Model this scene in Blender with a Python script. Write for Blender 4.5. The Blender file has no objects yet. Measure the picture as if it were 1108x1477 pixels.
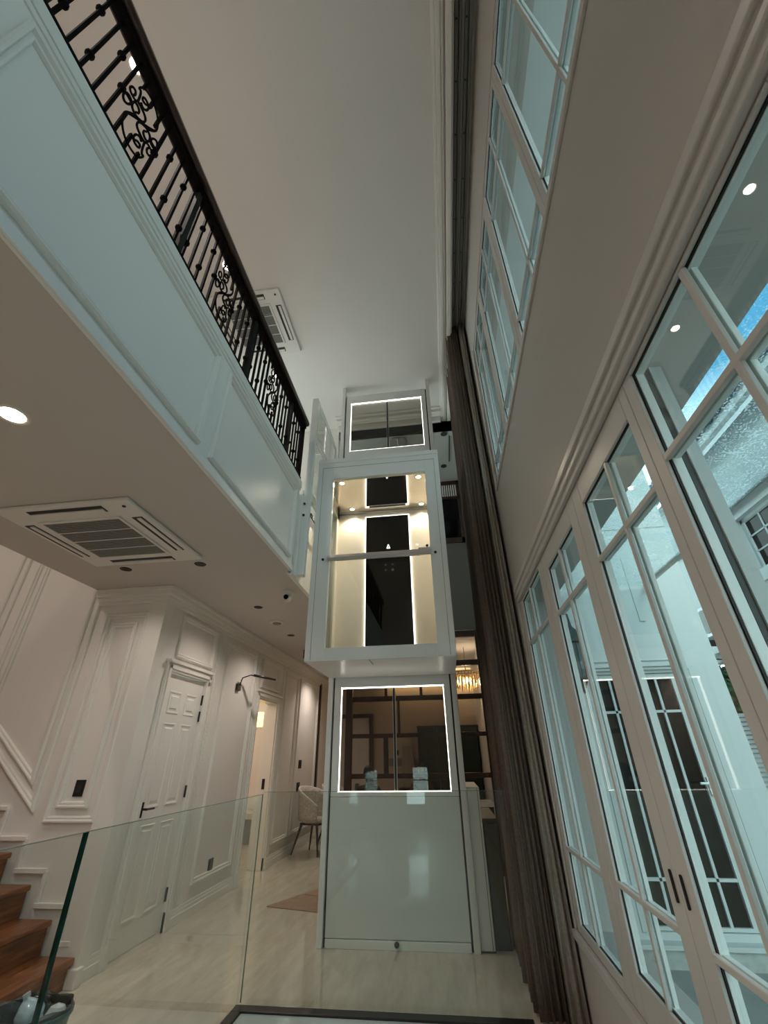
import bpy, bmesh, math, random
from mathutils import Vector, Matrix
random.seed(7)
PI = math.pi
SC = bpy.context.scene
COL = SC.collection

# ------------------------------------------------------------------ camera
CAMH = 1.32
FPX, W_PX = 611.0, 1108.0
pitch, yaw, roll = [math.radians(a) for a in (29.91, -7.113, -0.886)]
fw = Vector((math.sin(yaw)*math.cos(pitch), math.cos(yaw)*math.cos(pitch), math.sin(pitch)))
rt0 = Vector((math.cos(yaw), -math.sin(yaw), 0))
up0 = rt0.cross(fw)
rt = math.cos(roll)*rt0 + math.sin(roll)*up0
up = -math.sin(roll)*rt0 + math.cos(roll)*up0
cam = bpy.data.cameras.new('camera')
cam.sensor_fit = 'HORIZONTAL'; cam.sensor_width = 36.0
cam.lens = FPX/W_PX*36.0; cam.clip_start = 0.02
camo = bpy.data.objects.new('camera', cam); COL.objects.link(camo)
m3 = Matrix((rt, up, -fw)).transposed()
camo.matrix_world = Matrix.Translation((0, 0, CAMH)) @ m3.to_4x4()
SC.camera = camo

# ------------------------------------------------------------------ world, exposure
SC.view_settings.view_transform = 'Standard'
SC.view_settings.look = 'None'
SC.view_settings.gamma = 1.0
SC.view_settings.use_curve_mapping = False
SC.view_settings.exposure = 1.12
SC.cycles.transparent_max_bounces = 24
SC.cycles.max_bounces = 10
SC.cycles.diffuse_bounces = 5
SC.cycles.caustics_reflective = False
SC.cycles.caustics_refractive = False
SC.cycles.sample_clamp_indirect = 4.0

wd = bpy.data.worlds.new('sky'); SC.world = wd; wd.use_nodes = True
nt = wd.node_tree; nt.nodes.clear()
wo = nt.nodes.new('ShaderNodeOutputWorld'); bg = nt.nodes.new('ShaderNodeBackground')
tc = nt.nodes.new('ShaderNodeTexCoord'); sx = nt.nodes.new('ShaderNodeSeparateXYZ')
rp = nt.nodes.new('ShaderNodeValToRGB')
rp.color_ramp.elements[0].position = 0.0; rp.color_ramp.elements[0].color = (1.62, 2.00, 1.97, 1)
rp.color_ramp.elements[1].position = 1.0; rp.color_ramp.elements[1].color = (0.055, 0.24, 0.41, 1)
e = rp.color_ramp.elements.new(0.44); e.color = (1.38, 1.82, 1.84, 1)
e = rp.color_ramp.elements.new(0.60); e.color = (0.065, 0.28, 0.46, 1)
nt.links.new(tc.outputs['Generated'], sx.inputs[0]); nt.links.new(sx.outputs[2], rp.inputs[0])
nt.links.new(rp.outputs[0], bg.inputs[0]); bg.inputs[1].default_value = 1.0
nt.links.new(bg.outputs[0], wo.inputs[0])

sun = bpy.data.lights.new('hazy_sun', 'SUN'); sun.energy = 1.5; sun.angle = math.radians(40); sun.color = (.78, 1, .97)
suno = bpy.data.objects.new('hazy_sun', sun); COL.objects.link(suno)
suno.rotation_euler = Vector((-.05, math.cos(math.radians(38)), -math.sin(math.radians(38)))).to_track_quat('-Z', 'Y').to_euler()

# ------------------------------------------------------------------ materials
def mat(name, col, rough=0.6, metal=0.0, noise=0.0, nscale=20.0, bump=0.0, emit=None, estr=0.0, spec=None, coat=0.0):
    m = bpy.data.materials.new(name); m.use_nodes = True
    n = m.node_tree.nodes; l = m.node_tree.links; b = n['Principled BSDF']
    b.inputs['Base Color'].default_value = (*col, 1); b.inputs['Roughness'].default_value = rough
    b.inputs['Metallic'].default_value = metal
    if spec is not None: b.inputs['Specular IOR Level'].default_value = spec
    if coat: b.inputs['Coat Weight'].default_value = coat; b.inputs['Coat Roughness'].default_value = 0.05
    if noise or bump:
        t = n.new('ShaderNodeTexCoord'); nz = n.new('ShaderNodeTexNoise')
        nz.inputs['Scale'].default_value = nscale; nz.inputs['Detail'].default_value = 4
        l.new(t.outputs['Object'], nz.inputs['Vector'])
        if noise:
            r = n.new('ShaderNodeValToRGB')
            r.color_ramp.elements[0].color = (*[max(0, c*(1-noise)) for c in col], 1)
            r.color_ramp.elements[1].color = (*[min(1, c*(1+noise)) for c in col], 1)
            r.color_ramp.elements[0].position = .3; r.color_ramp.elements[1].position = .7
            l.new(nz.outputs[0], r.inputs[0]); l.new(r.outputs[0], b.inputs['Base Color'])
        if bump:
            bp = n.new('ShaderNodeBump'); bp.inputs['Strength'].default_value = bump; bp.inputs['Distance'].default_value = .01
            l.new(nz.outputs[0], bp.inputs['Height']); l.new(bp.outputs[0], b.inputs['Normal'])
    if emit:
        b.inputs['Emission Color'].default_value = (*emit, 1); b.inputs['Emission Strength'].default_value = estr
    return m

def wood(name, c0, c1, rough=0.35, axis=1, scale=3.0):
    m = mat(name, c0, rough); n = m.node_tree.nodes; l = m.node_tree.links; b = n['Principled BSDF']
    t = n.new('ShaderNodeTexCoord'); mp = n.new('ShaderNodeMapping')
    s = [scale*8]*3; s[axis] = scale; mp.inputs['Scale'].default_value = s
    nz = n.new('ShaderNodeTexNoise'); nz.inputs['Scale'].default_value = 2.5; nz.inputs['Detail'].default_value = 6
    r = n.new('ShaderNodeValToRGB')
    r.color_ramp.elements[0].color = (*c0, 1); r.color_ramp.elements[1].color = (*c1, 1)
    r.color_ramp.elements[0].position = .35; r.color_ramp.elements[1].position = .68
    l.new(t.outputs['Object'], mp.inputs[0]); l.new(mp.outputs[0], nz.inputs['Vector'])
    l.new(nz.outputs[0], r.inputs[0]); l.new(r.outputs[0], b.inputs['Base Color'])
    return m

def glass(name, tint=(.9, .96, .95), ior=1.45, gloss=1.0, rough=0.0, drops=False):
    m = bpy.data.materials.new(name); m.use_nodes = True
    n = m.node_tree.nodes; l = m.node_tree.links; n.clear()
    o = n.new('ShaderNodeOutputMaterial'); mx = n.new('ShaderNodeMixShader')
    tr = n.new('ShaderNodeBsdfTransparent'); gl = n.new('ShaderNodeBsdfGlossy'); fr = n.new('ShaderNodeFresnel')
    tr.inputs[0].default_value = (*tint, 1); gl.inputs['Roughness'].default_value = rough
    gl.inputs[0].default_value = (gloss, gloss, gloss, 1)
    gm = n.new('ShaderNodeNewGeometry'); mr = n.new('ShaderNodeMapRange')   # the same reflectance on both faces of a sheet
    mr.inputs['To Min'].default_value = ior; mr.inputs['To Max'].default_value = 1/ior
    l.new(gm.outputs['Backfacing'], mr.inputs['Value']); l.new(mr.outputs[0], fr.inputs[0])
    l.new(fr.outputs[0], mx.inputs[0]); l.new(tr.outputs[0], mx.inputs[1]); l.new(gl.outputs[0], mx.inputs[2])
    out = mx
    if drops:
        t = n.new('ShaderNodeTexCoord'); v = n.new('ShaderNodeTexVoronoi'); v.inputs['Scale'].default_value = 62
        l.new(t.outputs['Object'], v.inputs['Vector'])
        nz = n.new('ShaderNodeTexNoise'); nz.inputs['Scale'].default_value = 9
        l.new(t.outputs['Object'], nz.inputs['Vector'])
        ml = n.new('ShaderNodeMath'); ml.operation = 'MULTIPLY'; ml.inputs[1].default_value = .62
        l.new(nz.outputs[0], ml.inputs[0])
        lt = n.new('ShaderNodeMath'); lt.operation = 'LESS_THAN'
        l.new(v.outputs['Distance'], lt.inputs[0]); l.new(ml.outputs[0], lt.inputs[1])
        ad = n.new('ShaderNodeMath'); ad.operation = 'MULTIPLY'; ad.inputs[1].default_value = .5
        l.new(lt.outputs[0], ad.inputs[0])
        tl = n.new('ShaderNodeBsdfTranslucent'); tl.inputs[0].default_value = (.95, .97, .97, 1)
        m2 = n.new('ShaderNodeMixShader')
        l.new(ad.outputs[0], m2.inputs[0]); l.new(mx.outputs[0], m2.inputs[1]); l.new(tl.outputs[0], m2.inputs[2])
        out = m2
    l.new(out.outputs[0], o.inputs[0])
    return m

M = {}
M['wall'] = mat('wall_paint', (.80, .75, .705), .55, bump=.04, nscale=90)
M['wallshade'] = mat('shade_darkened_wall', (.52, .485, .455), .6, bump=.04, nscale=90)  # base colour darkened to stand in for the wall's backlit shade
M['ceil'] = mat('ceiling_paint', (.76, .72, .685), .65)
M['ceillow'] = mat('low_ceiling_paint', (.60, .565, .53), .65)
M['trim'] = mat('trim_paint', (.82, .785, .735), .35)
M['fascia'] = mat('fascia_paint', (.86, .86, .84), .4)
M['frameshade'] = mat('shade_darkened_frame', (.58, .555, .53), .35)  # frame colour darkened to imitate backlit shade on the room side
M['lift'] = mat('lift_powder_coat', (.86, .87, .86), .3)
M['liftpanel'] = mat('lift_gloss_panel', (.76, .79, .775), .12, coat=.6)
M['rubber'] = mat('black_gasket', (.01, .014, .013), .5)
M['iron'] = mat('black_iron', (.007, .0055, .0055), .7, spec=.05)
M['irongrey'] = mat('grey_iron', (.022, .024, .022), .7, spec=.08)
M['handrail'] = wood('handrail_wood', (.018, .008, .006), (.04, .016, .011), .28, 1, 2)
M['tread'] = wood('stair_wood', (.16, .052, .02), (.34, .13, .05), .32, 1, 2)
M['darkwood'] = wood('dark_partition_wood', (.02, .009, .006), (.05, .02, .013), .35, 2, 2)
M['black'] = mat('black_plastic', (.012, .011, .010), .35)
M['blackglass'] = mat('black_glass', (.003, .003, .003), .06, spec=.08)
M['metal'] = mat('brushed_metal', (.55, .54, .52), .3, metal=.9)
M['beige'] = mat('lift_car_lining', (.80, .73, .64), .3)
M['backshade'] = mat('shade_darkened_rear_wall', (.10, .10, .085), .5)  # wall colour darkened to imitate the dim rear of the hall
M['mirror'] = mat('polished_car_ceiling', (.86, .80, .72), .05, metal=1.0)
M['led'] = mat('led_strip_light', (1, 1, 1), .5, emit=(1, .93, .82), estr=2.2)
M['lamp'] = mat('lit_lamp', (1, 1, 1), .5, emit=(1, .86, .66), estr=14)
M['lampcool'] = mat('lit_lamp_white', (1, 1, 1), .5, emit=(.95, 1, .97), estr=8)
M['cove'] = mat('cove_light', (1, .9, .7), .5, emit=(1, .78, .45), estr=1.2)
M['yellow'] = mat('lit_frosted_window', (1, .8, .3), .5, emit=(1, .72, .22), estr=1.3)
M['curtain'] = mat('curtain_fabric', (.125, .092, .074), .85, noise=.2, nscale=60, bump=.1)
M['curtain2'] = mat('outer_curtain_fabric', (.34, .31, .27), .85, noise=.15, nscale=60, bump=.1)
M['glass'] = glass('window_glass', (.93, .975, .97), gloss=.6)
M['glassb'] = glass('balustrade_glass', (.93, .965, .95))
M['glassl'] = glass('lift_glass', (.93, .96, .94), gloss=.6)
M['glasst'] = glass('tinted_lift_glass', (.72, .70, .66), gloss=.9)
M['drops'] = glass('wet_canopy_glass', (.93, .97, .98), drops=True)
M['gedge'] = mat('glass_edge', (.005, .05, .035), .15)
M['ac'] = mat('ac_plastic', (.78, .755, .72), .4)
M['acgrille'] = mat('ac_grille', (.22, .225, .21), .5)
M['slot'] = mat('dark_slot', (.02, .018, .016), .6)
M['ext'] = mat('exterior_render', (.56, .58, .57), .7, bump=.05, nscale=60)
M['extgrey'] = mat('grey_stone_cladding', (.25, .26, .25), .7, noise=.4, nscale=14)
M['pave'] = mat('courtyard_paving', (.24, .255, .245), .6, noise=.12, nscale=6)
M['plinth'] = mat('plinth_render', (.40, .42, .40), .7, noise=.2, nscale=10)
M['rooftile'] = mat('blue_grey_roof_tile', (.06, .10, .15), .4, noise=.2)
M['darkpane'] = mat('dark_window_pane', (.004, .0045, .0045), .08, spec=.18)
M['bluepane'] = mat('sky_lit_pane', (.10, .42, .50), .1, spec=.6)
M['lantern'] = mat('lantern_metal', (.04, .05, .048), .5)
M['frost'] = mat('frosted_glass', (.13, .17, .17), .35)
M['leaf'] = mat('tree_leaf', (.05, .12, .03), .6, noise=.5, nscale=3)
M['bark'] = mat('tree_bark', (.10, .07, .05), .9)
M['chair'] = mat('chair_upholstery', (.62, .55, .49), .7, noise=.25, nscale=35, bump=.1)
M['piping'] = mat('pale_piping', (.85, .82, .76), .5)
M['marble'] = mat('white_tabletop', (.75, .72, .68), .15)
M['mat'] = mat('brown_floor_sheet', (.33, .20, .13), .75, noise=.12, nscale=14)
M['bin'] = mat('green_bin_plastic', (.025, .10, .085), .3)
M['bag'] = mat('black_bin_bag', (.012, .016, .015), .2, bump=.6, nscale=30)
M['foil'] = mat('white_plastic_wrap', (.6, .65, .66), .2, bump=.6, nscale=40)
M['bottle'] = mat('blue_white_plastic', (.45, .60, .68), .15, noise=.5, nscale=18)
M['gold'] = mat('brass_crystal', (.60, .42, .20), .2, metal=.6)
M['green'] = mat('dark_green_panel', (.006, .018, .010), .3)
M['dining'] = mat('dining_wall_paint', (.55, .45, .36), .6)
M['olive'] = mat('dark_olive_laminate', (.045, .05, .04), .35)
M['soffit'] = mat('white_soffit_paint', (.88, .90, .88), .6)
M['framelit'] = mat('daylit_frame_paint', (.86, .88, .86), .4)  # lighter copy of the frame colour, strong daylight painted in
M['hair'] = mat('dark_hair', (.02, .015, .012), .6)
M['skin'] = mat('skin', (.42, .27, .20), .5)
M['cloth1'] = mat('dark_brown_shirt', (.05, .035, .028), .85)
M['cloth2'] = mat('maroon_shirt', (.09, .03, .028), .85)
M['picture'] = mat('beige_board', (.30, .25, .19), .6)
M['screw'] = mat('dark_screw', (.03, .03, .032), .4, metal=.5)
M['pool'] = mat('pale_blue_glossy_floor', (.62, .72, .73), .08)

# cream marble floor
m = mat('cream_marble_floor', (.66, .58, .47), .10, coat=.25); M['floor'] = m
n = m.node_tree.nodes; l = m.node_tree.links; b = n['Principled BSDF']
t = n.new('ShaderNodeTexCoord'); mp = n.new('ShaderNodeMapping'); mp.inputs['Scale'].default_value = (6, 1.1, 1); mp.inputs['Rotation'].default_value = (0, 0, .5)
nz = n.new('ShaderNodeTexNoise'); nz.inputs['Scale'].default_value = 2.2; nz.inputs['Detail'].default_value = 8; nz.inputs['Roughness'].default_value = .65
r = n.new('ShaderNodeValToRGB')
r.color_ramp.elements[0].position = .32; r.color_ramp.elements[0].color = (.56, .48, .385, 1)
r.color_ramp.elements[1].position = .68; r.color_ramp.elements[1].color = (.70, .625, .515, 1)
l.new(t.outputs['Object'], mp.inputs[0]); l.new(mp.outputs[0], nz.inputs['Vector']); l.new(nz.outputs[0], r.inputs[0]); l.new(r.outputs[0], b.inputs['Base Color'])

# ------------------------------------------------------------------ mesh helpers
class MB:
    def __init__(s): s.v = []; s.f = []
    def box(s, x0, x1, y0, y1, z0, z1):
        i = len(s.v)
        s.v += [(x, y, z) for z in (z0, z1) for y in (y0, y1) for x in (x0, x1)]
        s.f += [tuple(i+k for k in q) for q in ((0,2,3,1),(4,5,7,6),(0,1,5,4),(2,6,7,3),(0,4,6,2),(1,3,7,5))]
        return s
    def ring(s, rings, closed=True, cap=True):
        i = len(s.v); n = len(rings[0])
        for rg in rings: s.v += [tuple(p) for p in rg]
        for k in range(len(rings)-1):
            for j in range(n if closed else n-1):
                a = i+k*n+j; b = i+k*n+(j+1) % n
                s.f.append((a, b, b+n, a+n))
        if cap and closed:
            s.f.append(tuple(i+j for j in reversed(range(n)))); s.f.append(tuple(i+(len(rings)-1)*n+j for j in range(n)))
        return s
    def tube(s, pts, r, n=8, cap=True):
        pts = [Vector(p) for p in pts]; rings = []
        rr = r if isinstance(r, (list, tuple)) else [r]*len(pts)
        prev = None
        for k, p in enumerate(pts):
            d = (pts[min(k+1, len(pts)-1)] - pts[max(k-1, 0)]).normalized()
            ref = prev if prev is not None and abs(prev.dot(d)) < .95 else (Vector((0, 0, 1)) if abs(d.z) < .9 else Vector((1, 0, 0)))
            u = (ref - d*ref.dot(d)).normalized(); w = d.cross(u); prev = u
            rings.append([p + (u*math.cos(a)+w*math.sin(a))*rr[k] for a in [2*PI*q/n for q in range(n)]])
        return s.ring(rings, cap=cap)
    def lathe(s, prof, c=(0, 0, 0), n=24, sx=1, sy=1, axis='z', cap=True):
        rings = []
        for rad, h in prof:
            rg = []
            for q in range(n):
                a = 2*PI*q/n; u, w = rad*math.cos(a)*sx, rad*math.sin(a)*sy
                p = (u, w, h) if axis == 'z' else ((h, u, w) if axis == 'x' else (u, h, w))
                rg.append((c[0]+p[0], c[1]+p[1], c[2]+p[2]))
            rings.append(rg)
        return s.ring(rings, cap=cap)
    def prism(s, poly, mp, h0, h1):
        return s.ring([[mp(u, v, h0) for u, v in poly], [mp(u, v, h1) for u, v in poly]])
    def moulding(s, poly, prof, mp):
        # sweep a profile (inset, height) round a closed 2-D polygon with mitred corners (poly counter-clockwise)
        n = len(poly); rings = []
        for ins, h in prof:
            rg = []
            for k in range(n):
                p0, p1, p2 = Vector(poly[k-1]), Vector(poly[k]), Vector(poly[(k+1) % n])
                d1 = (p1-p0).normalized(); d2 = (p2-p1).normalized()
                n1 = Vector((-d1.y, d1.x)); n2 = Vector((-d2.y, d2.x))
                bis = n1+n2; bis = bis/(bis.dot(n1) if abs(bis.dot(n1)) > 1e-6 else 1)
                q = p1+bis*ins; rg.append(mp(q.x, q.y, h))
            rings.append(rg)
        i = len(s.v)
        for rg in rings: s.v += rg
        for k in range(len(rings)-1):
            for j in range(n):
                a = i+k*n+j; b = i+k*n+(j+1) % n
                s.f.append((a, b, b+n, a+n))
        return s
    def build(s, name, material, parent=None, smooth=False, bevel=0.0, bseg=2):
        me = bpy.data.meshes.new(name); me.from_pydata([tuple(v) for v in s.v], [], s.f)
        bm = bmesh.new(); bm.from_mesh(me); bmesh.ops.recalc_face_normals(bm, faces=bm.faces[:]); bm.to_mesh(me); bm.free()
        me.materials.append(material if not isinstance(material, str) else M[material])
        if smooth:
            for p in me.polygons: p.use_smooth = True
        o = bpy.data.objects.new(name, me); COL.objects.link(o)
        if bevel:
            bv = o.modifiers.new('bevel', 'BEVEL'); bv.width = bevel; bv.segments = bseg; bv.limit_method = 'ANGLE'
        if parent: adopt(o, parent)
        return o

def adopt(o, parent):
    o.parent = parent
    L = Vector((0, 0, 0)); p = parent
    while p: L += p.location + p.matrix_parent_inverse.translation; p = p.parent
    o.matrix_parent_inverse = Matrix.Translation(-L)

def tag(o, label=None, cat=None, group=None, kind=None):
    if label: o['label'] = label
    if cat: o['category'] = cat
    if group: o['group'] = group
    if kind: o['kind'] = kind
    return o

def thing(name, label, cat, loc=(0, 0, 0), group=None, kind=None):
    o = bpy.data.objects.new(name, None); COL.objects.link(o); o.location = loc; o.empty_display_size = .1
    return tag(o, label, cat, group, kind)

def struct(name, mb, material, label, cat, **k):
    return tag(mb.build(name, material, **k), label, cat, kind='structure')

def dup(root, loc, label=None):
    r = root.copy(); COL.objects.link(r); r.location = loc
    if label: r['label'] = label
    for ch in list(root.children):
        c = ch.copy(); COL.objects.link(c); c.parent = r
        for g in ch.children:
            d = g.copy(); COL.objects.link(d); d.parent = c
    return r

def share(src, name, parent, off):
    o = bpy.data.objects.new(name, src.data); COL.objects.link(o); o.location = src.location + Vector(off); adopt(o, parent)
    o.matrix_parent_inverse = src.matrix_parent_inverse.copy()
    for md in src.modifiers:
        if md.type == 'BEVEL':
            b = o.modifiers.new('bevel', 'BEVEL'); b.width = md.width; b.segments = md.segments; b.limit_method = 'ANGLE'
    return o

def spot(name, loc, energy, col=(1, .84, .68), size=130, blend=.6, rad=.05, parent=None, aim=None):
    l = bpy.data.lights.new(name, 'SPOT'); l.energy = energy; l.color = col; l.spot_size = math.radians(size); l.spot_blend = blend; l.shadow_soft_size = rad
    o = bpy.data.objects.new(name, l); COL.objects.link(o); o.location = loc
    if aim: o.rotation_euler = (Vector(aim)-Vector(loc)).to_track_quat('-Z', 'Y').to_euler()
    if parent: adopt(o, parent)
    return o

def point(name, loc, energy, col=(1, .84, .68), rad=.1, parent=None):
    l = bpy.data.lights.new(name, 'POINT'); l.energy = energy; l.color = col; l.shadow_soft_size = rad
    o = bpy.data.objects.new(name, l); COL.objects.link(o); o.location = loc
    if parent: adopt(o, parent)
    return o

# ------------------------------------------------------------------ key dimensions (metres)
XR = .656            # inner face of the window wall
XF = -1.29           # face of the balcony fascia
XL = -2.63           # corridor wall with the doors
YS = 3.74            # wall along the stairs
ZC, ZL, Z2 = 6.157, 2.79, 3.60   # high ceiling, low ceiling, upper floor
YB = 7.0             # plane of the timber partition

# ------------------------------------------------------------------ setting: shell
struct('floor', MB().box(-6, XR+.25, -3.6, 11, -.2, 0), 'floor', 'glossy cream marble floor running through the hall', 'floor')

# window wall with its two long openings
LW = (-2.06, 3.40, .44, 2.36); UW = (-2.35, 3.50, 3.54, 5.45)
wr = MB()
for y0, y1, segs in ((-3.6, -2.35, [(0, ZC+.2)]), (3.50, 10.8, [(0, ZC+.2)]), (-2.35, -2.06, [(0, 3.54), (5.45, ZC+.2)]),
                     (-2.06, 3.40, [(0, .44), (2.36, 3.54), (5.45, ZC+.2)]), (3.40, 3.50, [(0, 3.54), (5.45, ZC+.2)])):
    for z0, z1 in segs: wr.box(XR, XR+.25, y0, y1, z0, z1)
wall_right = struct('wall_right', wr, 'wallshade', 'tall window wall painted in backlit shade beside the curtain', 'wall')

wl = MB()
for y0, y1, segs in ((YS, 4.03, [(0, ZL)]), (4.03, 4.74, [(2.06, ZL)]), (4.74, 6.25, [(0, ZL)]), (6.25, 7.06, [(2.06, ZL)]), (7.06, 10.6, [(0, ZL)])):
    for z0, z1 in segs: wl.box(XL-.16, XL, y0, y1, z0, z1)
wall_left = struct('wall_left', wl, 'wall', 'pale panelled corridor wall holding the white doors', 'wall')
wall_stair = struct('wall_stair', MB().box(-6, XL-.16, YS, YS+.16, 0, ZC+.1), 'wall', 'pale panelled wall rising beside the wooden stairs', 'wall')
struct('wall_outer', MB().box(-6.2, -6, -3.6, 3.9, 0, ZC+.1), 'wall', 'plain pale wall closing the stairwell', 'wall')
struct('wall_front', MB().box(-6.2, -.98, -3.8, -3.6, 0, ZC+.1).box(-.54, XR+.25, -3.8, -3.6, 0, ZC+.1).box(-.98, -.54, -3.8, -3.6, 0, .40).box(-.98, -.54, -3.8, -3.6, 1.08, ZC+.1), 'wall', 'plain pale wall closing the hall', 'wall')
struct('wall_upper', MB().box(XL-1.5, -1.42, 5.40, 5.55, Z2, ZC), 'wall', 'pale upper floor wall beyond the iron railing', 'wall')
struct('wall_dining', MB().box(-2.8, XR+.25, 10.6, 10.8, 0, 3.2), 'dining', 'beige far wall of the dining room', 'wall')

# ceilings
ch = MB().box(-6.2, .455, -3.8, 5.42, ZC, ZC+.15)
ch.box(.455, .47, -3.8, 5.42, ZC, ZC+.22); ch.box(.455, XR+.25, -3.8, 5.42, ZC+.20, ZC+.3)
ceiling = struct('ceiling', ch, 'ceil', 'high grey-white ceiling over the double-height hall', 'ceiling')
tr = MB()
for x0, x1, z0 in ((.29, .32, ZC-.022), (.32, .36, ZC-.045), (.36, .385, ZC-.03), (.40, .45, ZC-.06)):
    tr.box(x0, x1, -3.6, 5.42, z0, ZC)
tr.build('crown_moulding', 'trim', ceiling, bevel=.006)
cb = MB()
cb.box(XL-1.5, XR, 5.42, 7.2, 5.95, 6.1); cb.box(-1.4, XR, 5.42, 5.50, 5.95, ZC+.1)
M['rearceil'] = mat('shade_darkened_ceiling', (.36, .37, .345), .6)  # ceiling colour darkened to stand in for the dimness behind the lift
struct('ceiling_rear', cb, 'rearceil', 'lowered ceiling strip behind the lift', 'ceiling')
tr = MB()
for y0, z0 in ((5.10, ZC-.03), (5.16, ZC-.07), (5.26, ZC-.03), (5.34, ZC-.10)):
    tr.box(-1.42, .29, y0, y0+.05, z0, ZC)
tr.build('crown_moulding', 'trim', ceiling, bevel=.006)

# low ceiling and upper floor slab
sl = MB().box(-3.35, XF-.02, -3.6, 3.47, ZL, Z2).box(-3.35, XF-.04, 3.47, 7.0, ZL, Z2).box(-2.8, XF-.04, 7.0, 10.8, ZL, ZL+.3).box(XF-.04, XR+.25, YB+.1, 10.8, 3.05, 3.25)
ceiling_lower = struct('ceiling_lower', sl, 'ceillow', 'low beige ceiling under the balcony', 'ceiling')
cr = MB()
for d, z0 in ((.11, ZL-.035), (.085, ZL-.075), (.05, ZL-.11), (.025, ZL-.14)):
    cr.box(XL, XL+d, YS-d, 10.6, z0, ZL); cr.box(-3.35, XL, YS-d, YS, z0, ZL)
cr.build('crown_moulding', 'trim', ceiling_lower, bevel=.004)

# balcony fascia with applied panel mouldings
fb = MB().box(XF-.018, XF, -3.6, 3.47, ZL-.004, 3.765)
fb.box(XF-.06, XF+.016, -3.6, 3.48, 3.69, 3.765).box(XF-.018, XF+.009, -3.6, 3.475, 3.66, 3.69).box(XF, XF+.012, -3.6, 3.472, ZL-.004, ZL+.055)
fascia = struct('wall_balcony', fb, 'fascia', 'white panelled balcony front under the iron railing', 'wall', bevel=.004)
PROF = [(0, 0), (0, .018), (.008, .028), (.018, .028), (.026, .012), (.034, .018), (.042, .016), (.048, .004), (.048, 0)]
for y0, y1 in ((-2.94, -1.45), (-1.32, .14), (.265, 1.75), (1.875, 3.36)):
    MB().moulding([(y0, 2.875), (y1, 2.875), (y1, 3.605), (y0, 3.605)], PROF, lambda u, v, h: (XF+h, u, v)).build('panel_moulding', 'fascia', fascia)

# slab end beside the lift
struct('trim_1', MB().box(XF-.05, XF-.01, 3.48, 4.62, ZL-.02, Z2+.02).box(XF-.03, XF+.03, 3.48, 3.53, ZL-.04, Z2+.02), 'fascia', 'white upright edge of the landing beside the lift car', 'trim', bevel=.003)

# ------------------------------------------------------------------ wall panelling
WL = lambda u, v, h: (XL+h, u, v)
WS = lambda u, v, h: (u, YS-h, v)
rect = lambda a, b, c, d: [(a, c), (b, c), (b, d), (a, d)]
for y0, y1, z0, z1 in ((4.06, 4.80, 2.20, 2.62), (5.14, 6.02, .24, 2.58), (6.27, 7.0, 2.20, 2.60), (7.32, 8.0, .24, 2.58), (8.12, 9.36, .24, 2.58)):
    MB().moulding(rect(y0, y1, z0, z1), PROF, WL).build('panel_moulding', 'trim', wall_left)
bb = MB()
for y0, y1 in ((YS, 3.96), (4.82, 6.16), (7.15, 10.6)):
    bb.box(XL, XL+.018, y0, y1, 0, .10).box(XL, XL+.026, y0, y1, 0, .07).box(XL, XL+.012, y0, y1, .10, .125)
struct('baseboard_left', bb, 'trim', 'white skirting along the corridor wall', 'baseboard', bevel=.004)
# casings
for (y0, y1), nm in (((4.03, 4.74), 'trim_2'), ((6.25, 7.06), 'trim_3')):
    c = MB()
    for a, b2, d in ((y0-.075, y0, .030), (y1, y1+.075, .030), (y0-.055, y0-.02, .042), (y1+.02, y1+.055, .042)):
        c.box(XL-.001, XL+d, a, b2, 0, 2.06+(.075 if d < .04 else .055))
    c.box(XL-.001, XL+.030, y0, y1, 2.06, 2.135).box(XL, XL+.042, y0-.055, y1+.055, 2.08, 2.115).box(XL, XL+.055, y0-.085, y1+.085, 2.135, 2.165)
    if nm == 'trim_3': c.box(XL-.17, XL, y0-.001, y0+.012, 0, 2.06).box(XL-.17, XL, y1-.012, y1+.001, 0, 2.06).box(XL-.17, XL, y0, y1, 2.048, 2.061)
    c.box(XL, XL+.038, y0-.08, y0, 0, .14).box(XL, XL+.038, y1, y1+.08, 0, .14)
    struct(nm, c, 'trim', 'moulded white casing round the %s' % ('six panel door' if nm == 'trim_2' else 'open doorway'), 'door casing', bevel=.004)
# pilaster strips
for y0 in (4.90, 6.10, 7.20):
    p = MB()
    for k in range(3): p.box(XL, XL+.014, y0+k*.032, y0+k*.032+.02, .13, ZL-.14)
    p.build('pilaster_strip', 'trim', wall_left, bevel=.004)

# stair wall panels
MB().moulding(rect(-3.225, -2.775, .895, 2.56), PROF, WS).build('panel_moulding', 'trim', wall_stair)
MB().moulding(rect(-3.145, -2.87, .99, 2.47), PROF, WS).build('panel_moulding', 'trim', wall_stair)
s_ = .187/.248
def slope_panel(x1, zb, x0, zt):
    return [(x0, zb+(x1-x0)*s_), (x1, zb), (x1, zt), (x0, zt)]
MB().moulding(slope_panel(-3.335, .965, -4.22, 5.6), PROF, WS).build('panel_moulding', 'trim', wall_stair)
MB().moulding(slope_panel(-3.42, 1.15, -4.12, 5.5), PROF, WS).build('panel_moulding', 'trim', wall_stair)
MB().moulding(slope_panel(-4.34, 1.72, -5.8, 5.6), PROF, WS).build('panel_moulding', 'trim', wall_stair)
MB().moulding(slope_panel(-4.43, 1.91, -5.7, 5.5), PROF, WS).build('panel_moulding', 'trim', wall_stair)
for k in range(12):      # stepped skirting moulding that follows the stairs
    xa, za = -2.555-.252*k, .215+.1945*k
    MB().box(xa-.268, min(xa, -2.71), YS-.024, YS, za-.016, za+.016).box(xa-.268, xa-.240, YS-.02, YS, za, za+.1945).build('stepped_moulding', 'trim', wall_stair, bevel=.004)
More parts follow.
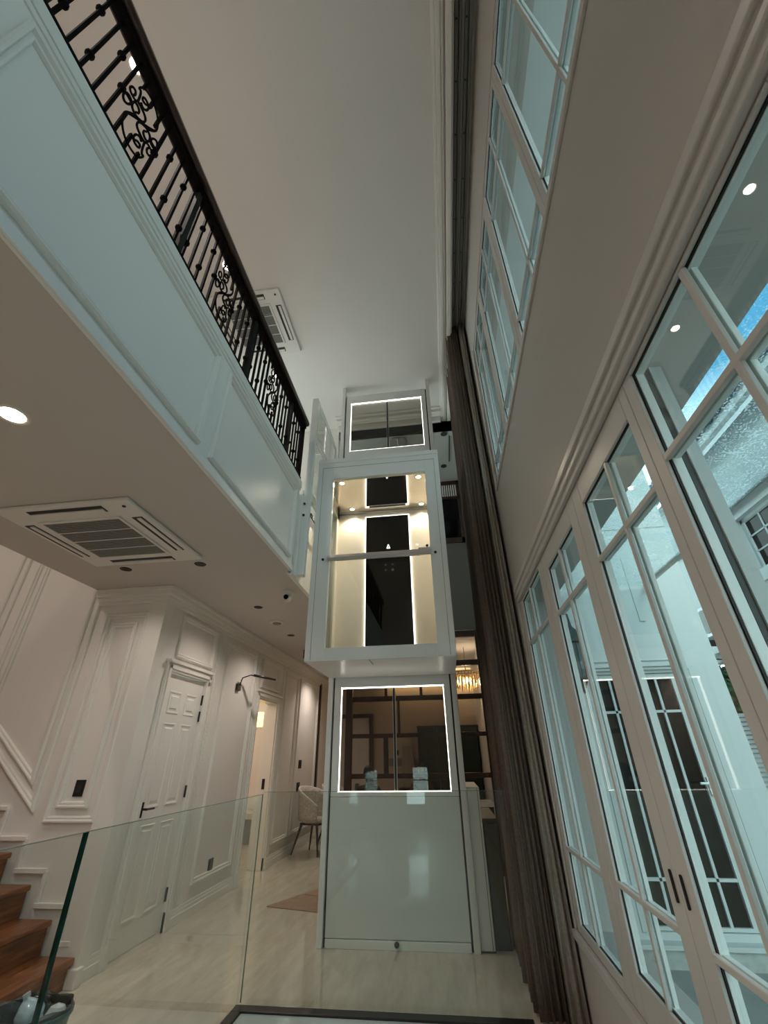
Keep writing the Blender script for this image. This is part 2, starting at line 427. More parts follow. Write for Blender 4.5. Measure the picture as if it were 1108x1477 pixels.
struct('trim_4', MB().box(XL-.16, XL+.02, YS-.02, YS+.10, .0, ZL).box(XL-.2, XL+.045, YS-.045, YS+.02, 0, .10), 'trim', 'white corner post between the stairs and the six panel door', 'trim', bevel=.005)

# ------------------------------------------------------------------ doors
def six_panel_door(name, y0, y1, x, label):
    d = thing(name, label, 'door', (x, (y0+y1)/2, 0), kind='structure')
    MB().box(x-.05, x-.012, y0+.004, y1-.004, .008, 2.05).build('door_leaf', 'trim', d)
    mid = (y0+y1)/2; w = (y1-y0)/2-.15
    for a in (mid-.045-w+.0, mid+.045):
        for z0, z1 in ((.20, .83), (.95, 1.62), (1.70, 1.90)):
            MB().moulding(rect(a, a+w, z0, z1), [(0, 0), (.006, .007), (.018, .004), (.028, -.006), (.05, .006), (.05, .006)], lambda u, v, h: (x-.012+h, u, v)).prism(rect(a+.05, a+w-.05, z0+.05, z1-.05), lambda u, v, h: (x-.012+h, u, v), -.01, .006).build('door_panel', 'trim', d)
    for z in (1.87, 1.71, 1.04, .26):
        MB().tube([(x, y1+.002, z-.05), (x, y1+.002, z+.05)], .011, 8).build('hinge', 'black', d)
    lv = MB().box(x-.012, x-.002, y0+.035, y0+.075, .89, 1.0).tube([(x-.005, y0+.055, .95), (x+.045, y0+.055, .95)], .009, 8).tube([(x+.045, y0+.05, .95), (x+.045, y0+.16, .95)], .008, 8)
    lv.build('lever_handle', 'black', d)
    return d
six_panel_door('door_1', 4.03, 4.74, XL, 'closed white six panel door at the foot of the stairs')
MB().box(XL+.005, XL+.045, 4.76, 4.80, 2.02, 2.06).build('door_stopper', 'metal', bpy.data.objects['trim_2'])

# room behind the open doorway
struct('wall_small_room', MB().box(-4.4, -4.25, 5.9, 8.1, 0, ZL).box(-4.25, XL-.16, 7.9, 8.06, 0, ZL).box(-4.25, XL-.16, 5.75, 5.9, 0, ZL), 'wall', 'beige walls of the small room behind the doorway', 'wall')
struct('ceiling_small_room', MB().box(-4.4, XL-.16, 5.75, 8.06, 2.6, 2.75), 'ceil', 'ceiling of the small room behind the doorway', 'ceiling')
d2 = thing('door_2', 'white door folded back inside the corridor doorway', 'door', (XL-.2, 7.4, 0), kind='structure')
dl = MB().box(XL-.21, XL-.17, 7.07, 7.80, .01, 2.04).build('door_leaf', 'trim', d2)
MB().box(XL-.24, XL-.21, 7.70, 7.74, .90, 1.06).tube([(XL-.22, 7.72, .98), (XL-.26, 7.72, .98), (XL-.26, 7.60, .98)], .009, 8).build('lever_handle', 'black', dl)
MB().box(XL-.11, XL-.07, 7.04, 7.049, .92, 1.05).build('strike_plate', 'black', d2)
w = thing('window_1', 'small lit yellow frosted window inside the side room', 'window', (-3.18, 7.9, 1.9), kind='structure')
MB().moulding(rect(-3.30, -3.05, 1.76, 2.04), [(0, 0), (0, .02), (.025, .02), (.025, 0)], lambda u, v, h: (u, 7.9-h, v)).build('window_frame', 'trim', w)
MB().box(-3.275, -3.075, 7.885, 7.895, 1.785, 2.015).build('window_pane', 'yellow', w)
v_ = thing('vanity_cabinet', 'grey vanity cabinet with white top inside the small side room', 'cabinet', (-3.2, 7.6, 0))
MB().box(-3.75, -2.9, 7.45, 7.88, .22, .52).build('body', 'acgrille', v_, bevel=.006)
MB().box(-3.77, -2.88, 7.43, 7.88, .52, .60).build('top', 'marble', v_, bevel=.008)
MB().box(-3.70, -2.95, 7.50, 7.88, .0, .22).build('plinth', 'trim', v_)
point('side_room_lamp', (-3.6, 6.6, 2.35), 7, (1, .82, .62), .12)

# ------------------------------------------------------------------ windows
def window(name, label, y0, y1, z0, z1, py0, py1, pz0, pz1, ym, rows, x=XR, dep=.008, handle=None):
    w = thing(name, label, 'window', (x, (y0+y1)/2, z0), kind='structure')
    f = MB(); xa, xb = x-.004, x+dep
    f.box(xa, xb, y0+.001, py0, z0, z1).box(xa, xb, py1, y1-.001, z0, z1).box(xa, xb, py0, py1, z0, pz0).box(xa, xb, py0, py1, pz1, z1)
    f.build('window_frame', 'frameshade', w, bevel=.003)
    g = MB(); t = .004; xc = xb+.005
    for a, b2 in ((y0+.002, py0+t), (py1-t, y1-.002)): g.box(xb, xc, a, b2, z0, z1)
    g.box(xb, xc, py0+t, py1-t, z0, pz0+t).box(xb, xc, py0+t, py1-t, pz1-t, z1)
    g.build('gasket', 'rubber', w)
    o = MB(); t = .007; xd = xc+.024   # outer half of the frame
    o.box(xc, xd, y0+.003, py0+t, z0, z1).box(xc, xd, py1-t, y1-.003, z0, z1).box(xc, xd, py0+t, py1-t, z0, pz0+t).box(xc, xd, py0+t, py1-t, pz1-t, z1)
    o.build('outer_frame', 'framelit', w)
    ys = [py0, ym, py1]; zs = [pz0]+rows+[pz1]; b = .010
    for xm, xn, nm, e in ((x-.003, x+.010, 'muntin', 0), (x+.018, x+.034, 'outer_muntin', .001)):
        MB().box(xm, xn, ym-b+e, ym+b-e, pz0, pz1).build(nm, 'framelit' if e else 'frameshade', w, bevel=.003)
        for zz in rows: MB().box(xm-.001, xn+.001, py0, py1, zz-b+e, zz+b-e).build(nm, 'framelit' if e else 'frameshade', w, bevel=.003)
    for i in range(2):
        for j in range(3):
            MB().box(x+.011, x+.017, ys[i]+(.001 if i else 0), ys[i+1]-(0 if i else .001), zs[j]+(.001 if j else 0), zs[j+1]-(.001 if j < 2 else 0)).build('pane', 'glass', w)
    if handle:
        MB().box(x-.012, x-.004, handle-.004, handle+.004, .925, 1.005).build('door_handle', 'black', w, bevel=.003)
    return w
R1 = [.83, 2.022]; R2 = [.845, 1.985]
window('window_2', 'narrow fixed window next to the curtain', 2.50, 3.385, .445, 2.355, 2.62, 3.295, .49, 2.34, 2.99, R1)
window('window_3', 'tall casement window leaf hinged next to the fixed pane by the curtain', 1.757, 2.50, .445, 2.355, 1.853, 2.41, .578, 2.25, 2.14, R2, handle=1.787)
window('window_4', 'tall casement window leaf closing against its twin at the dark handles', 1.085, 1.757, .445, 2.355, 1.13, 1.66, .578, 2.25, 1.37, R2, handle=1.715)
window('window_5', 'large fixed window showing the sky and the wet glass canopy', .30, 1.085, .445, 2.355, .36, 1.035, .49, 2.345, .70, R1)
window('window_6', 'tall casement window leaf nearest the hall front', -.46, .30, .445, 2.355, -.37, .205, .578, 2.25, -.08, R2)
window('window_7', 'last tall casement window leaf before the end pane', -1.20, -.46, .445, 2.355, -1.11, -.55, .578, 2.25, -.83, R2)
window('window_8', 'fixed end window near the front wall of the hall', -2.06, -1.20, .445, 2.355, -1.98, -1.30, .49, 2.34, -1.64, R1)
RU = [3.775, 5.03]
for k, (y0, y1, p0, p1, ym, nm, lb) in enumerate((
        (2.765, 3.50, 2.83, 3.45, 3.14, 'window_9', 'high white window beside the top of the curtain'),
        (1.955, 2.765, 2.03, 2.70, 2.32, 'window_10', 'second high white window from the curtain'),
        (1.135, 1.955, 1.19, 1.885, 1.49, 'window_11', 'third high white window from the curtain'),
        (.28, 1.135, .34, 1.085, .70, 'window_12', 'fourth high white window from the curtain'),
        (-.60, .28, -.54, .22, -.16, 'window_13', 'fifth high white window from the curtain'),
        (-1.48, -.60, -1.42, -.66, -1.04, 'window_14', 'sixth high white window from the curtain'),
        (-2.35, -1.48, -2.29, -1.54, -1.91, 'window_15', 'seventh high white window from the curtain'))):
    window(nm, lb, y0, y1, 3.54, 5.45, p0, p1, 3.58, 5.41, ym, RU, x=XR+.012)
fwn = thing('window_17', 'small low window in the front wall of the hall', 'window', (-.76, -3.6, .4), kind='structure')
MB().moulding(rect(-.98, -.54, .40, 1.08), [(0, 0), (0, .02), (.03, .02), (.03, -.05), (0, -.05)], lambda u, v, h: (u, -3.6+h, v)).build('window_frame', 'frameshade', fwn)
MB().box(-.95, -.57, -3.63, -3.61, .76, .785).build('muntin', 'frameshade', fwn)
for z0, z1 in ((.43, .76), (.785, 1.05)): MB().box(-.95, -.57, -3.625, -3.619, z0, z1).build('pane', 'glass', fwn)
# deep outer post beside window_5 and window casing
MB().box(XR+.040, XR+.055, 1.030, 1.10, .44, 2.36).build('post_gasket', 'rubber', wall_right)
MB().box(XR+.055, XR+.090, 1.024, 1.10, .44, 2.36).build('outer_post', 'ext', wall_right)
cs = MB()
for d, a, b2 in ((.022, 0, .13), (.034, .03, .055), (.034, .085, .125)):
    cs.box(XR-d, XR, -2.06-b2, 3.40+.01, 2.36+a, 2.36+b2)
cs.box(XR-.016, XR, 3.39, 3.425, .40, 2.40).box(XR-.03, XR, -2.06, 3.425, .405, .445)
struct('trim_5', cs, 'frameshade', 'stepped casing over the tall lower windows', 'window casing', bevel=.005)
cs = MB().box(XR-.014, XR, -2.35, 3.53, 3.50, 3.54).box(XR-.014, XR, 3.50, 3.53, 3.54, 5.45)
struct('trim_6', cs, 'frameshade', 'slim sill line under the high windows', 'window sill', bevel=.003)

# ------------------------------------------------------------------ timber partition and upper rear wall
pt = thing('timber_partition', 'dark timber grid partition behind the lift', 'partition', (-.4, YB, 0))
def bar(x0, x1, z0, z1, d=.06, nm='mullion'):
    MB().box(x0, x1, YB-d/2, YB+d/2, z0, z1).build(nm, 'darkwood', pt, bevel=.004)
bar(-1.50, -1.405, 0, 3.05, .10, 'post')
bar(.555, .65, 0, 3.05, .10, 'post')
for z, h in ((1.07, .03), (1.575, .028), (2.075, .035), (2.56, .04), (3.0, .05)): bar(-1.405, .555, z-h, z+h, nm='rail')
for x0, x1, z0, z1 in ((-.93, -.865, 1.10, 1.547), (-.715, -.68, 1.603, 2.04), (-.905, -.865, 2.11, 2.52), (-.365, -.325, 2.11, 2.52), (.20, .235, 2.60, 2.95), (-.43, -.40, 1.10, 1.547), (-.6, -.56, 2.60, 2.95)):
    bar(x0, x1, z0, z1)
sb = thing('sideboard', 'low sideboard with pale top under the timber partition', 'cabinet', (-.3, YB+.2, 0))
MB().box(-1.40, .55, YB-.02+.12, YB+.5, .05, .70).build('body', 'darkwood', sb)
MB().box(-1.40, .56, YB+.06, YB+.52, .70, .75).build('top', 'marble', sb, bevel=.006)
for k in range(4): MB().box(-1.38+k*.485, -.92+k*.485, YB+.08, YB+.10, .10, .66).build('door', 'darkwood', sb, bevel=.006)
wu = MB().box(-1.5, XR, YB, YB+.12, 3.06, 4.62).box(-1.5, -1.2, YB, YB+.12, 4.62, 5.95).box(.6, XR, YB, YB+.12, 4.62, 5.95)
struct('wall_back', wu, 'backshade', 'upper rear wall above the timber partition', 'wall')
tw = thing('window_16', 'dark timber window with a slatted transom on the upper rear wall', 'window', (-.3, YB, 4.62), kind='structure')
fr = MB()
for z0, z1 in ((4.62, 4.72), (5.55, 5.60), (5.88, 5.95)): fr.box(-1.2, .6, YB-.02, YB+.08, z0, z1)
for x in (-1.2, -.62, -.04, .54): fr.box(x, x+.06, YB-.02, YB+.08, 4.62, 5.95)
fr.build('window_frame', 'darkwood', tw)
for k in range(3): MB().box(-1.14+k*.58, -.62+k*.58, YB+.02, YB+.03, 4.72, 5.55).build('pane', 'darkpane', tw)
for k in range(42): MB().box(-1.13+k*.041, -1.108+k*.041, YB+.02, YB+.035, 5.60, 5.88).build('slat', 'trim', tw)
MB().box(-1.2, .6, YB+.05, YB+.06, 5.60, 5.88).build('backing', 'slot', tw)
struct('beam', MB().box(-1.5, XR, YB-.01, YB+.2, 2.95, 3.06), 'wall', 'dropped beam over the timber partition', 'beam')

# ------------------------------------------------------------------ iron railing
rail = thing('iron_railing', 'black wrought iron balcony railing with scroll motifs and dark handrail', 'railing', (XF, 1, 3.77))
Y0R, Y1R = -2.5, 3.42
hp = [(-.040, 0), (-.048, .03), (-.042, .06), (-.02, .078), (.035, .078), (.058, .06), (.064, .03), (.056, 0)]
MB().ring([[(XF-.01+a, y, 4.455+b2) for a, b2 in hp] for y in (Y0R, Y1R)]).build('handrail', 'handrail', rail)
MB().box(XF-.03, XF+.022, Y0R, Y1R, 4.425, 4.455).build('top_rail', 'iron', rail)
MB().box(XF-.03, XF+.018, Y0R, Y1R, 3.765, 3.782).build('bottom_rail', 'iron', rail)
b_ = .0074
def baluster_mb(kz, gap=None):
    m_ = MB()
    xs = XF-.011
    if gap: m_.box(xs-b_, xs+b_, -b_, b_, gap[0], gap[1])
    else: m_.box(xs-b_, xs+b_, -b_, b_, 3.785, 4.432)
    if kz:
        m_.lathe([(.004, -.024), (.013, -.017), (.019, -.006), (.019, .006), (.013, .017), (.004, .024)], (xs, 0, kz), 10)
    return m_
protos = {}
def baluster(y, kz, gap=None):
    key = (kz, gap)
    if key not in protos:
        o = baluster_mb(kz, gap).build('baluster', 'iron', rail); o.location = (0, y, 0); protos[key] = o
    else:
        src = protos[key]; share(src, 'baluster', rail, (0, y-src.location.y, 0))
HI, LO = 4.258, 3.955
offs = [.043, .116, .187, .26, .331, .398, .463, .528, .589, .668, .738, .809, .885]
# scroll motif: polylines measured on the railing plane (du from motif centre, z)
def arc(cy, cz, ry, rz, a0, a1, n=14, rot=0):
    out = []
    for k in range(n+1):
        a = math.radians(a0+(a1-a0)*k/n); u, v = ry*math.cos(a), rz*math.sin(a); r_ = math.radians(rot)
        out.append((cy+u*math.cos(r_)-v*math.sin(r_), cz+u*math.sin(r_)+v*math.cos(r_)))
    return out
def px(u, v):   # a pixel of the photograph on the railing plane x = XF -> (y, z)
    d = rt*((u-554)/FPX) - up*((v-738.5)/FPX) + fw
    t_ = (XF+.002)/d.x
    return (d.y*t_, CAMH+d.z*t_)
Zm = lambda pts: [px(130+a/7.387, 90+b2/7.387) for a, b2 in pts]
half = [Zm([(395,440),(365,410),(352,360),(365,320),(395,325),(425,370),(437,410),(425,442),(395,440)]),
        Zm([(345,300),(385,330),(420,390),(440,430)]),
        Zm([(510,415),(480,400),(440,330),(425,280),(438,258),(465,270),(485,310),(480,345),(455,350)]),
        Zm([(510,415),(535,350),(540,300),(525,280),(545,268),(590,290),(650,380),(700,500),(722,620),(715,700),(690,728),(640,705),(540,635),(470,560),(400,530),(365,535)]),
        Zm([(510,415),(545,480),(580,560),(590,610),(575,635),(540,620),(490,570),(455,500),(448,450),(470,420),(500,450),(522,510),(515,540),(490,530)]),
        Zm([(545,430),(560,480),(595,510),(622,490),(615,440),(585,385),(565,375),(560,400),(585,440),(605,455)])]
cy_, cz_ = px(130+545/7.387, 90+636/7.387)
mot = [[(a-cy_, b2-cz_) for a, b2 in pl] for pl in half]
mot += [[(-a, -b2) for a, b2 in pl] for pl in mot]
def smoothpl(pl, n=4):
    P = [pl[0]]+pl+[pl[-1]]; out = []
    for i in range(1, len(P)-2):
        for k in range(n):
            t_ = k/n; p0, p1, p2, p3 = P[i-1], P[i], P[i+1], P[i+2]
            out.append(tuple(.5*((2*p1[c])+(-p0[c]+p2[c])*t_+(2*p0[c]-5*p1[c]+4*p2[c]-p3[c])*t_*t_+(-p0[c]+3*p1[c]-3*p2[c]+p3[c])*t_**3) for c in (0, 1)))
    return out+[pl[-1]]
mm = MB()
for pl in mot: mm.tube([(XF+.002, a, b2+cz_) for a, b2 in smoothpl(pl)], .0058, 6)
motif0 = mm.build('scroll_motif', 'iron', rail); motif0.location = (0, cy_, 0)
post_proto = None
for s in range(-3, 4):
    base = .245+.925*s
    if base > -2.45:
        if post_proto is None:
            post_proto = MB().box(XF-.035, XF+.006, -.018, .018, 3.765, 4.44).build('post', 'irongrey', rail); post_proto.location = (0, base, 0)
        else: share(post_proto, 'post', rail, (0, base-post_proto.location.y, 0))
    if base+.925 > 3.5:
        for k in range(5): baluster(base+.043+k*.07, HI if k % 2 else LO)
        continue
    for k, of in enumerate(offs):
        y = base+of
        if y < Y0R+.02: continue
        if k in (4, 8): baluster(y, 4.10)
        elif k in (5, 6, 7):
            g0, g1 = ((4.02, 4.335), (3.96, 4.30), (3.935, 4.255))[k-5]; baluster(y, None, (3.78, g0)); baluster(y, None, (g1, 4.432))
        else: baluster(y, LO if k in (0, 2, 10, 12) else HI)
    if s != 0 and base > -2.4: share(motif0, 'scroll_motif', rail, (0, base-.245, 0))
MB().box(XF-.04, XF+.01, 3.385, 3.42, 3.765, 4.455).build('post', 'iron', rail)

# ------------------------------------------------------------------ lift: mast and landing doors
YM = 4.534
ms = thing('lift_mast', 'tall white lift mast frame with glazed bays and a gloss white lower panel', 'lift frame', (-.52, YM, 0))
MB().box(-1.164, -1.116, YM-.012, YM+.09, 0, ZC-.002).build('post', 'lift', ms, bevel=.004)
MB().box(.078, .128, YM-.012, YM+.09, 0, ZC-.002).build('post', 'lift', ms, bevel=.004)
for x0, x1 in ((-1.116, -1.098), (.060, .078)): MB().box(x0, x1, YM+.03, YM+.05, 0, 6.0).build('gasket', 'rubber', ms)
MB().box(-1.100, .062, YM+.006, YM+.05, .06, 1.0).build('lower_panel', 'liftpanel', ms, bevel=.004)
MB().box(-1.098, .060, YM, YM+.07, 0, .055).build('kick_plate', 'lift', ms, bevel=.004)
MB().lathe([(.001, -.022), (.017, -.02), (.02, -.006), (.02, 0)], (-.517, YM, .036), 14, axis='y').build('knob', 'handrail', ms)
def bay(z0, z1, pz0, pz1, xa=-1.030, xb=0.0):
    f = MB().box(-1.100, xa, YM+.004, YM+.06, z0, z1).box(xb, .062, YM+.004, YM+.06, z0, z1).box(xa, xb, YM+.004, YM+.06, z0, pz0).box(xa, xb, YM+.004, YM+.06, pz1, z1)
    f.build('bay_frame', 'lift', ms, bevel=.003)
    l_ = .0065
    for q in ((xa, xa+l_, pz0, pz1), (xb-l_, xb, pz0, pz1), (xa, xb, pz0, pz0+l_), (xa, xb, pz1-l_*1.6, pz1)):
        MB().box(q[0], q[1], YM+.010, YM+.022, q[2], q[3]).build('led_strip', 'led', ms)
    MB().box(xa+.002, xb-.002, YM+.030, YM+.036, pz0+.002, pz1-.002).build('pane', 'glasst', ms)
    MB().box(-.508, -.488, YM+.024, YM+.05, pz0, pz1).build('guide_rail', 'slot', ms)
    MB().box(-.512, -.508, YM+.022, YM+.05, pz0, pz1).build('guide_edge', 'metal', ms)
    MB().box(-.488, -.484, YM+.022, YM+.05, pz0, pz1).build('guide_edge', 'metal', ms)
bay(1.003, 2.03, 1.037, 1.925)
bay(4.80, 5.99, 4.955, 5.84)
MB().box(-1.100, .062, YM+.006, YM+.05, 2.03, 4.80).build('mid_panel', 'lift', ms)
sp = thing('lift_side_panel', 'narrow white guard panel standing at the side of the lift mast', 'guard panel', (.19, YM, 0))
MB().box(.133, .242, YM+.015, YM+.85, .01, 1.068).build('panel', 'lift', sp, bevel=.004)
MB().box(.2215, .225, YM+.012, YM+.03, .015, 1.06).build('groove', 'slot', sp)
MB().box(.130, .137, YM+.006, YM+.016, .03, 1.03).build('edge_strip', 'metal', sp)
MB().box(.135, .242, YM+.015, YM+.85, 0, .012).build('foot', 'slot', sp)

lc = thing('low_cabinet', 'low dark olive cabinet with a brown top between the lift and the curtain', 'cabinet', (.33, 5.0, 0))
MB().box(.252, .370, YM+.07, 5.5, .0, .80).build('body', 'olive', lc, bevel=.004)
MB().box(.248, .374, YM+.065, 5.5, .80, .835).build('top', 'darkwood', lc, bevel=.004)
MB().box(.260, .366, YM+.062, YM+.069, .03, .77).build('front', 'olive', lc, bevel=.003)

# ------------------------------------------------------------------ lift: car
YC0, YC1, ZB, ZT = 3.62, 4.52, 2.03, 4.105
XA, XB = -1.156, .128
lf = thing('home_lift', 'white home lift car with glazed front, lit beige interior and black control panel', 'lift', (-.51, 4.07, ZB))
ga, gb, gz0, gz1 = -.985, -.022, 2.125, 3.87
fr = MB().box(XA, ga, YC0, YC0+.05, ZB, ZT).box(gb, XB, YC0, YC0+.05, ZB, ZT).box(ga, gb, YC0, YC0+.05, ZB, gz0).box(ga, gb, YC0, YC0+.05, gz1, ZT)
ff = fr.build('front_frame', 'lift', lf, bevel=.004)
ln = MB()
for x in (-1.105, .078): ln.box(x, x+.003, YC0-.002, YC0+.002, ZB, ZT-.09)
ln.box(-1.105, .081, YC0-.002, YC0+.002, ZT-.09, ZT-.087)
ln.build('seam', 'acgrille', ff)
MB().box(XA-.002, XB+.002, YC0-.006, YC0+.0, ZT-.024, ZT+.004).build('top_trim', 'lift', lf)
MB().box(ga, gb, YC0+.02, YC0+.028, gz0, gz1).build('front_glass', 'glassl', lf)
MB().box(XA, XB, YC0, YC1, ZT, ZT+.03).build('roof', 'lift', lf, bevel=.004)
MB().box(XA, XB, YC0+.002, YC1, ZB-.012, ZB+.07).build('base', 'lift', lf, bevel=.004)
MB().box(-.60, -.597, YC0+.01, YC0+.25, ZB-.015, ZB-.011).build('base_seam', 'slot', lf); MB().box(-.83, -.828, YC0+.0, YC0+.06, ZB-.015, ZB-.011).build('base_seam', 'slot', lf)
MB().box(XA+.04, XB-.04, YC0+.05, YC1-.05, ZB+.07, ZB+.085).build('car_floor', 'acgrille', lf)
# right side: solid lining; left side: glazed door
MB().box(XB-.045, XB, YC0+.05, YC1, ZB+.07, ZT).build('right_wall', 'lift', lf)
MB().box(XB-.055, XB-.045, YC0+.05, YC1-.06, ZB+.085, 3.95).build('right_lining', 'beige', lf)
lw = MB()
for y0, y1 in ((YC0+.05, YC0+.13), (YC0+.30, YC0+.36), (YC1-.16, YC1)): lw.box(XA, XA+.045, y0, y1, ZB+.07, ZT)
lw.box(XA, XA+.045, YC0+.05, YC1, ZB+.07, ZB+.20).box(XA, XA+.045, YC0+.05, YC1, 3.82, ZT)
lw.build('left_frame', 'beige', lf, bevel=.003)
MB().box(XA+.02, XA+.028, YC0+.13, YC1-.16, ZB+.20, 3.82).build('left_glass', 'glassl', lf)
MB().box(XA-.004, XA, YC0+.03, YC0+.045, ZB+.03, ZT-.12).build('hinge_strip', 'slot', lf)
MB().box(XA+.045, XB-.045, YC1-.06, YC1, ZB+.07, ZT).build('back_wall', 'beige', lf)
yb = YC1-.06
cp = MB().box(-.775, -.262, yb-.022, yb-.002, ZB+.10, 3.835).build('control_panel', 'blackglass', lf, bevel=.004)
for x0, x1 in ((-.784, -.775), (-.262, -.253)): MB().box(x0, x1, yb-.014, yb-.002, ZB+.10, 3.844).build('led_strip', 'led', lf)
MB().box(-.775, -.262, yb-.014, yb-.002, 3.835, 3.844).build('led_strip', 'led', lf)
ypan = yb-.0235
lg = MB().prism([(-.532, 3.40), (-.522, 3.40), (-.509, 3.437), (-.496, 3.40), (-.486, 3.40), (-.503, 3.452), (-.515, 3.452)], lambda u, v, h: (u, ypan-h, v), 0, .002)
lg.prism([(-.521, 3.395), (-.515, 3.395), (-.509, 3.408), (-.503, 3.395), (-.497, 3.395), (-.506, 3.416), (-.512, 3.416)], lambda u, v, h: (u, ypan-h, v), 0, .002)
M['logo'] = mat('lit_display', (.9, .95, .95), .4, emit=(.85, .95, .95), estr=.6)
M['dimlogo'] = mat('dim_display', (.10, .10, .10), .5)
lg.build('display_arrow', 'logo', cp)
for x, z, d in ((-.545, 3.20, 1), (-.465, 3.20, 1), (-.545, 3.135, -1), (-.465, 3.135, 0)):
    q = MB()
    if d: q.prism([(x-.016, z-.012*d), (x-.008, z-.012*d), (x, z+.002*d), (x+.008, z-.012*d), (x+.016, z-.012*d), (x, z+.016*d)][::(1 if d > 0 else -1)], lambda u, v, h: (u, ypan-h, v), 0, .002)
    else: q.lathe([(.016, 0), (.016, -.002)], (x, ypan, z), 12, axis='y')
    q.build('button', 'dimlogo', cp)
# ceiling of the car with black centre panel and four spots
MB().box(XA+.045, XB-.055, YC0+.05, yb, 3.915, 3.975).build('car_ceiling', 'mirror', lf)
MB().box(XA+.045, XB-.055, yb-.03, yb-.002, 3.900, 3.915).build('cornice', 'metal', lf)
MB().box(-.72, -.28, 4.325, 4.345, 3.908, 3.9145).build('air_slot', 'slot', lf)
for x in (-.93, -.094):
    for y in (3.775, 4.345):
        s_o = MB().lathe([(.030, 0), (.034, -.004), (.026, -.006), (.024, 0)], (x, y, 3.915), 16).build('spotlight', 'metal', lf)
        MB().lathe([(.023, 0), (.023, -.004)], (x, y, 3.914), 14).build('lens', 'lamp', s_o)
        spot('car_spot', (x, y, 3.90), 7.5, (1, .84, .64), 140, .7, .02, lf)
# grab bar and fixings
gbm = MB().ring([[(x, YC0-.035+dy*1.0, 2.945+dz) for dy, dz in ((0, -.030), (-.008, 0), (0, .030), (.012, .032), (.018, 0), (.012, -.032))] for x in (-.99, -.12)])
gbm.build('grab_bar', 'metal', lf, bevel=.002)
MB().box(-.135, -.02, YC0-.042, YC0-.002, 2.925, 2.99).build('bar_latch', 'metal', lf, bevel=.006)
MB().box(-1.0, -.97, YC0-.03, YC0, 2.93, 2.965).build('bar_bracket', 'metal', lf, bevel=.003)
for x, z in ((-1.046, 2.948), (.022, 2.947), (-.05, 3.02)):
    MB().lathe([(.001, -.012), (.010, -.012), (.013, -.004), (.013, 0)], (x, YC0, z), 12, axis='y').build('screw_cap', 'screw', lf)
MB().box(-1.168, -1.157, YC0+.01, YC0+.04, 2.05, 2.12).build('corner_label', 'slot', lf)

# landing gate on the upper floor
gt = thing('landing_gate', 'white framed glass gate at the upper landing of the lift', 'gate', (-1.22, 3.56, Z2))
MB().box(-1.262, -1.197, 3.53, 3.595, ZL-.02, 4.98).build('post', 'lift', gt, bevel=.004)
MB().box(-1.225, -1.195, 4.45, 4.50, Z2, 4.98).build('post', 'lift', gt, bevel=.004)
for z0, z1 in ((4.945, 4.98), (4.40, 4.47), (Z2, 3.70)): MB().box(-1.225, -1.195, 3.595, 4.45, z0, z1).build('rail', 'lift', gt, bevel=.003)
MB().box(-1.213, -1.207, 3.595, 4.45, 3.70, 4.945).build('pane', 'glassl', gt)
hw = MB()
for z in (3.53, 3.40): hw.lathe([(.001, -.012), (.012, -.012), (.012, 0)], (-1.245, 3.53, z), 10, axis='y')
hw.build('bolt', 'screw', gt)
MB().box(-1.28, -1.262, 3.535, 3.56, 3.60, 3.70).build('hinge', 'metal', gt)
MB().box(-1.20, -1.19, 3.60, 4.3, 3.42, 3.46).build('sill_bracket', 'handrail', gt)

# ------------------------------------------------------------------ curtains and track
def curtain(name, label, foot, z0, z1, material, seed, ytop, flare=0.0):
    # foot: pleat line on the floor plan (x, y); the pleats close up towards the track and hang with slight waver
    rnd = random.Random(seed); pl = smoothpl(foot, 6); nv = 24; yref = foot[0][1]; mb = MB(); n_ = len(pl)
    ph = [rnd.uniform(0, 6.28) for _ in range(4)]
    xm = sum(p[0] for p in pl)/n_
    for j in range(nv+1):
        t_ = j/nv; z = z1+(z0-z1)*t_
        for i, (x, y) in enumerate(pl):
            s_i = i/n_
            sq = .80+.20*t_**.7
            xx = xm+(x-xm)*(sq+flare*t_**3)+.005*math.sin(5*t_+9*s_i+ph[0])+.003*math.sin(11*t_+31*s_i+ph[1])
            yy = ytop+(y-yref)*(.62+.38*t_)-(ytop-yref)*t_+.008*math.sin(4*t_+13*s_i+ph[2])
            mb.v.append((xx, yy, z))
    for j in range(nv):
        for i in range(n_-1):
            a = j*n_+i; mb.f.append((a, a+1, a+n_+1, a+n_))
    o = thing(name, label, 'curtain', (xm, yref+.5, z0))
    c = mb.build('cloth', material, o, smooth=True)
    sd = c.modifiers.new('thick', 'SOLIDIFY'); sd.thickness = .005; sd.offset = 0
    return o
rc = random.Random(5)
def pleats(x0, x1, y0, ny, step, nfront):
    pts = []
    for k in range(nfront*2+1):                      # the leading edge turned towards the room
        t_ = k/(nfront*2); pts.append((x1+(x0-x1)*t_, y0+(.030 if k % 2 else -.002)+rc.uniform(-.006, .006)))
    y = y0+.045
    for k in range(ny):                              # then deep folds one behind the other
        far = k % 2 == 0
        pts.append(((x1-.02 if far else x0)+rc.uniform(-.012, .008), y)); y += step*.5
        pts.append(((x1-.03 if far else x0+.012)+rc.uniform(-.008, .008), y)); y += step*.5
    return pts
c1 = curtain('blackout_curtain', 'dark brown floor length curtain drawn beside the lift', pleats(.395, .545, 3.56, 18, .062, 4), .012, ZC+.14, 'curtain', 3, 3.78)
c2 = curtain('sheer_curtain', 'grey taupe outer curtain drawn against the window wall', pleats(.560, .628, 3.47, 16, .06, 2), .012, ZC+.14, 'curtain2', 9, 3.74, .12)
MB().tube([(.47, 3.535, 1.0), (.472, 3.53, .7), (.475, 3.53, .45), (.48, 3.53, .30), (.50, 3.53, .275), (.518, 3.53, .30), (.52, 3.53, .6)], .003, 6).build('pull_cord', 'curtain', c1)
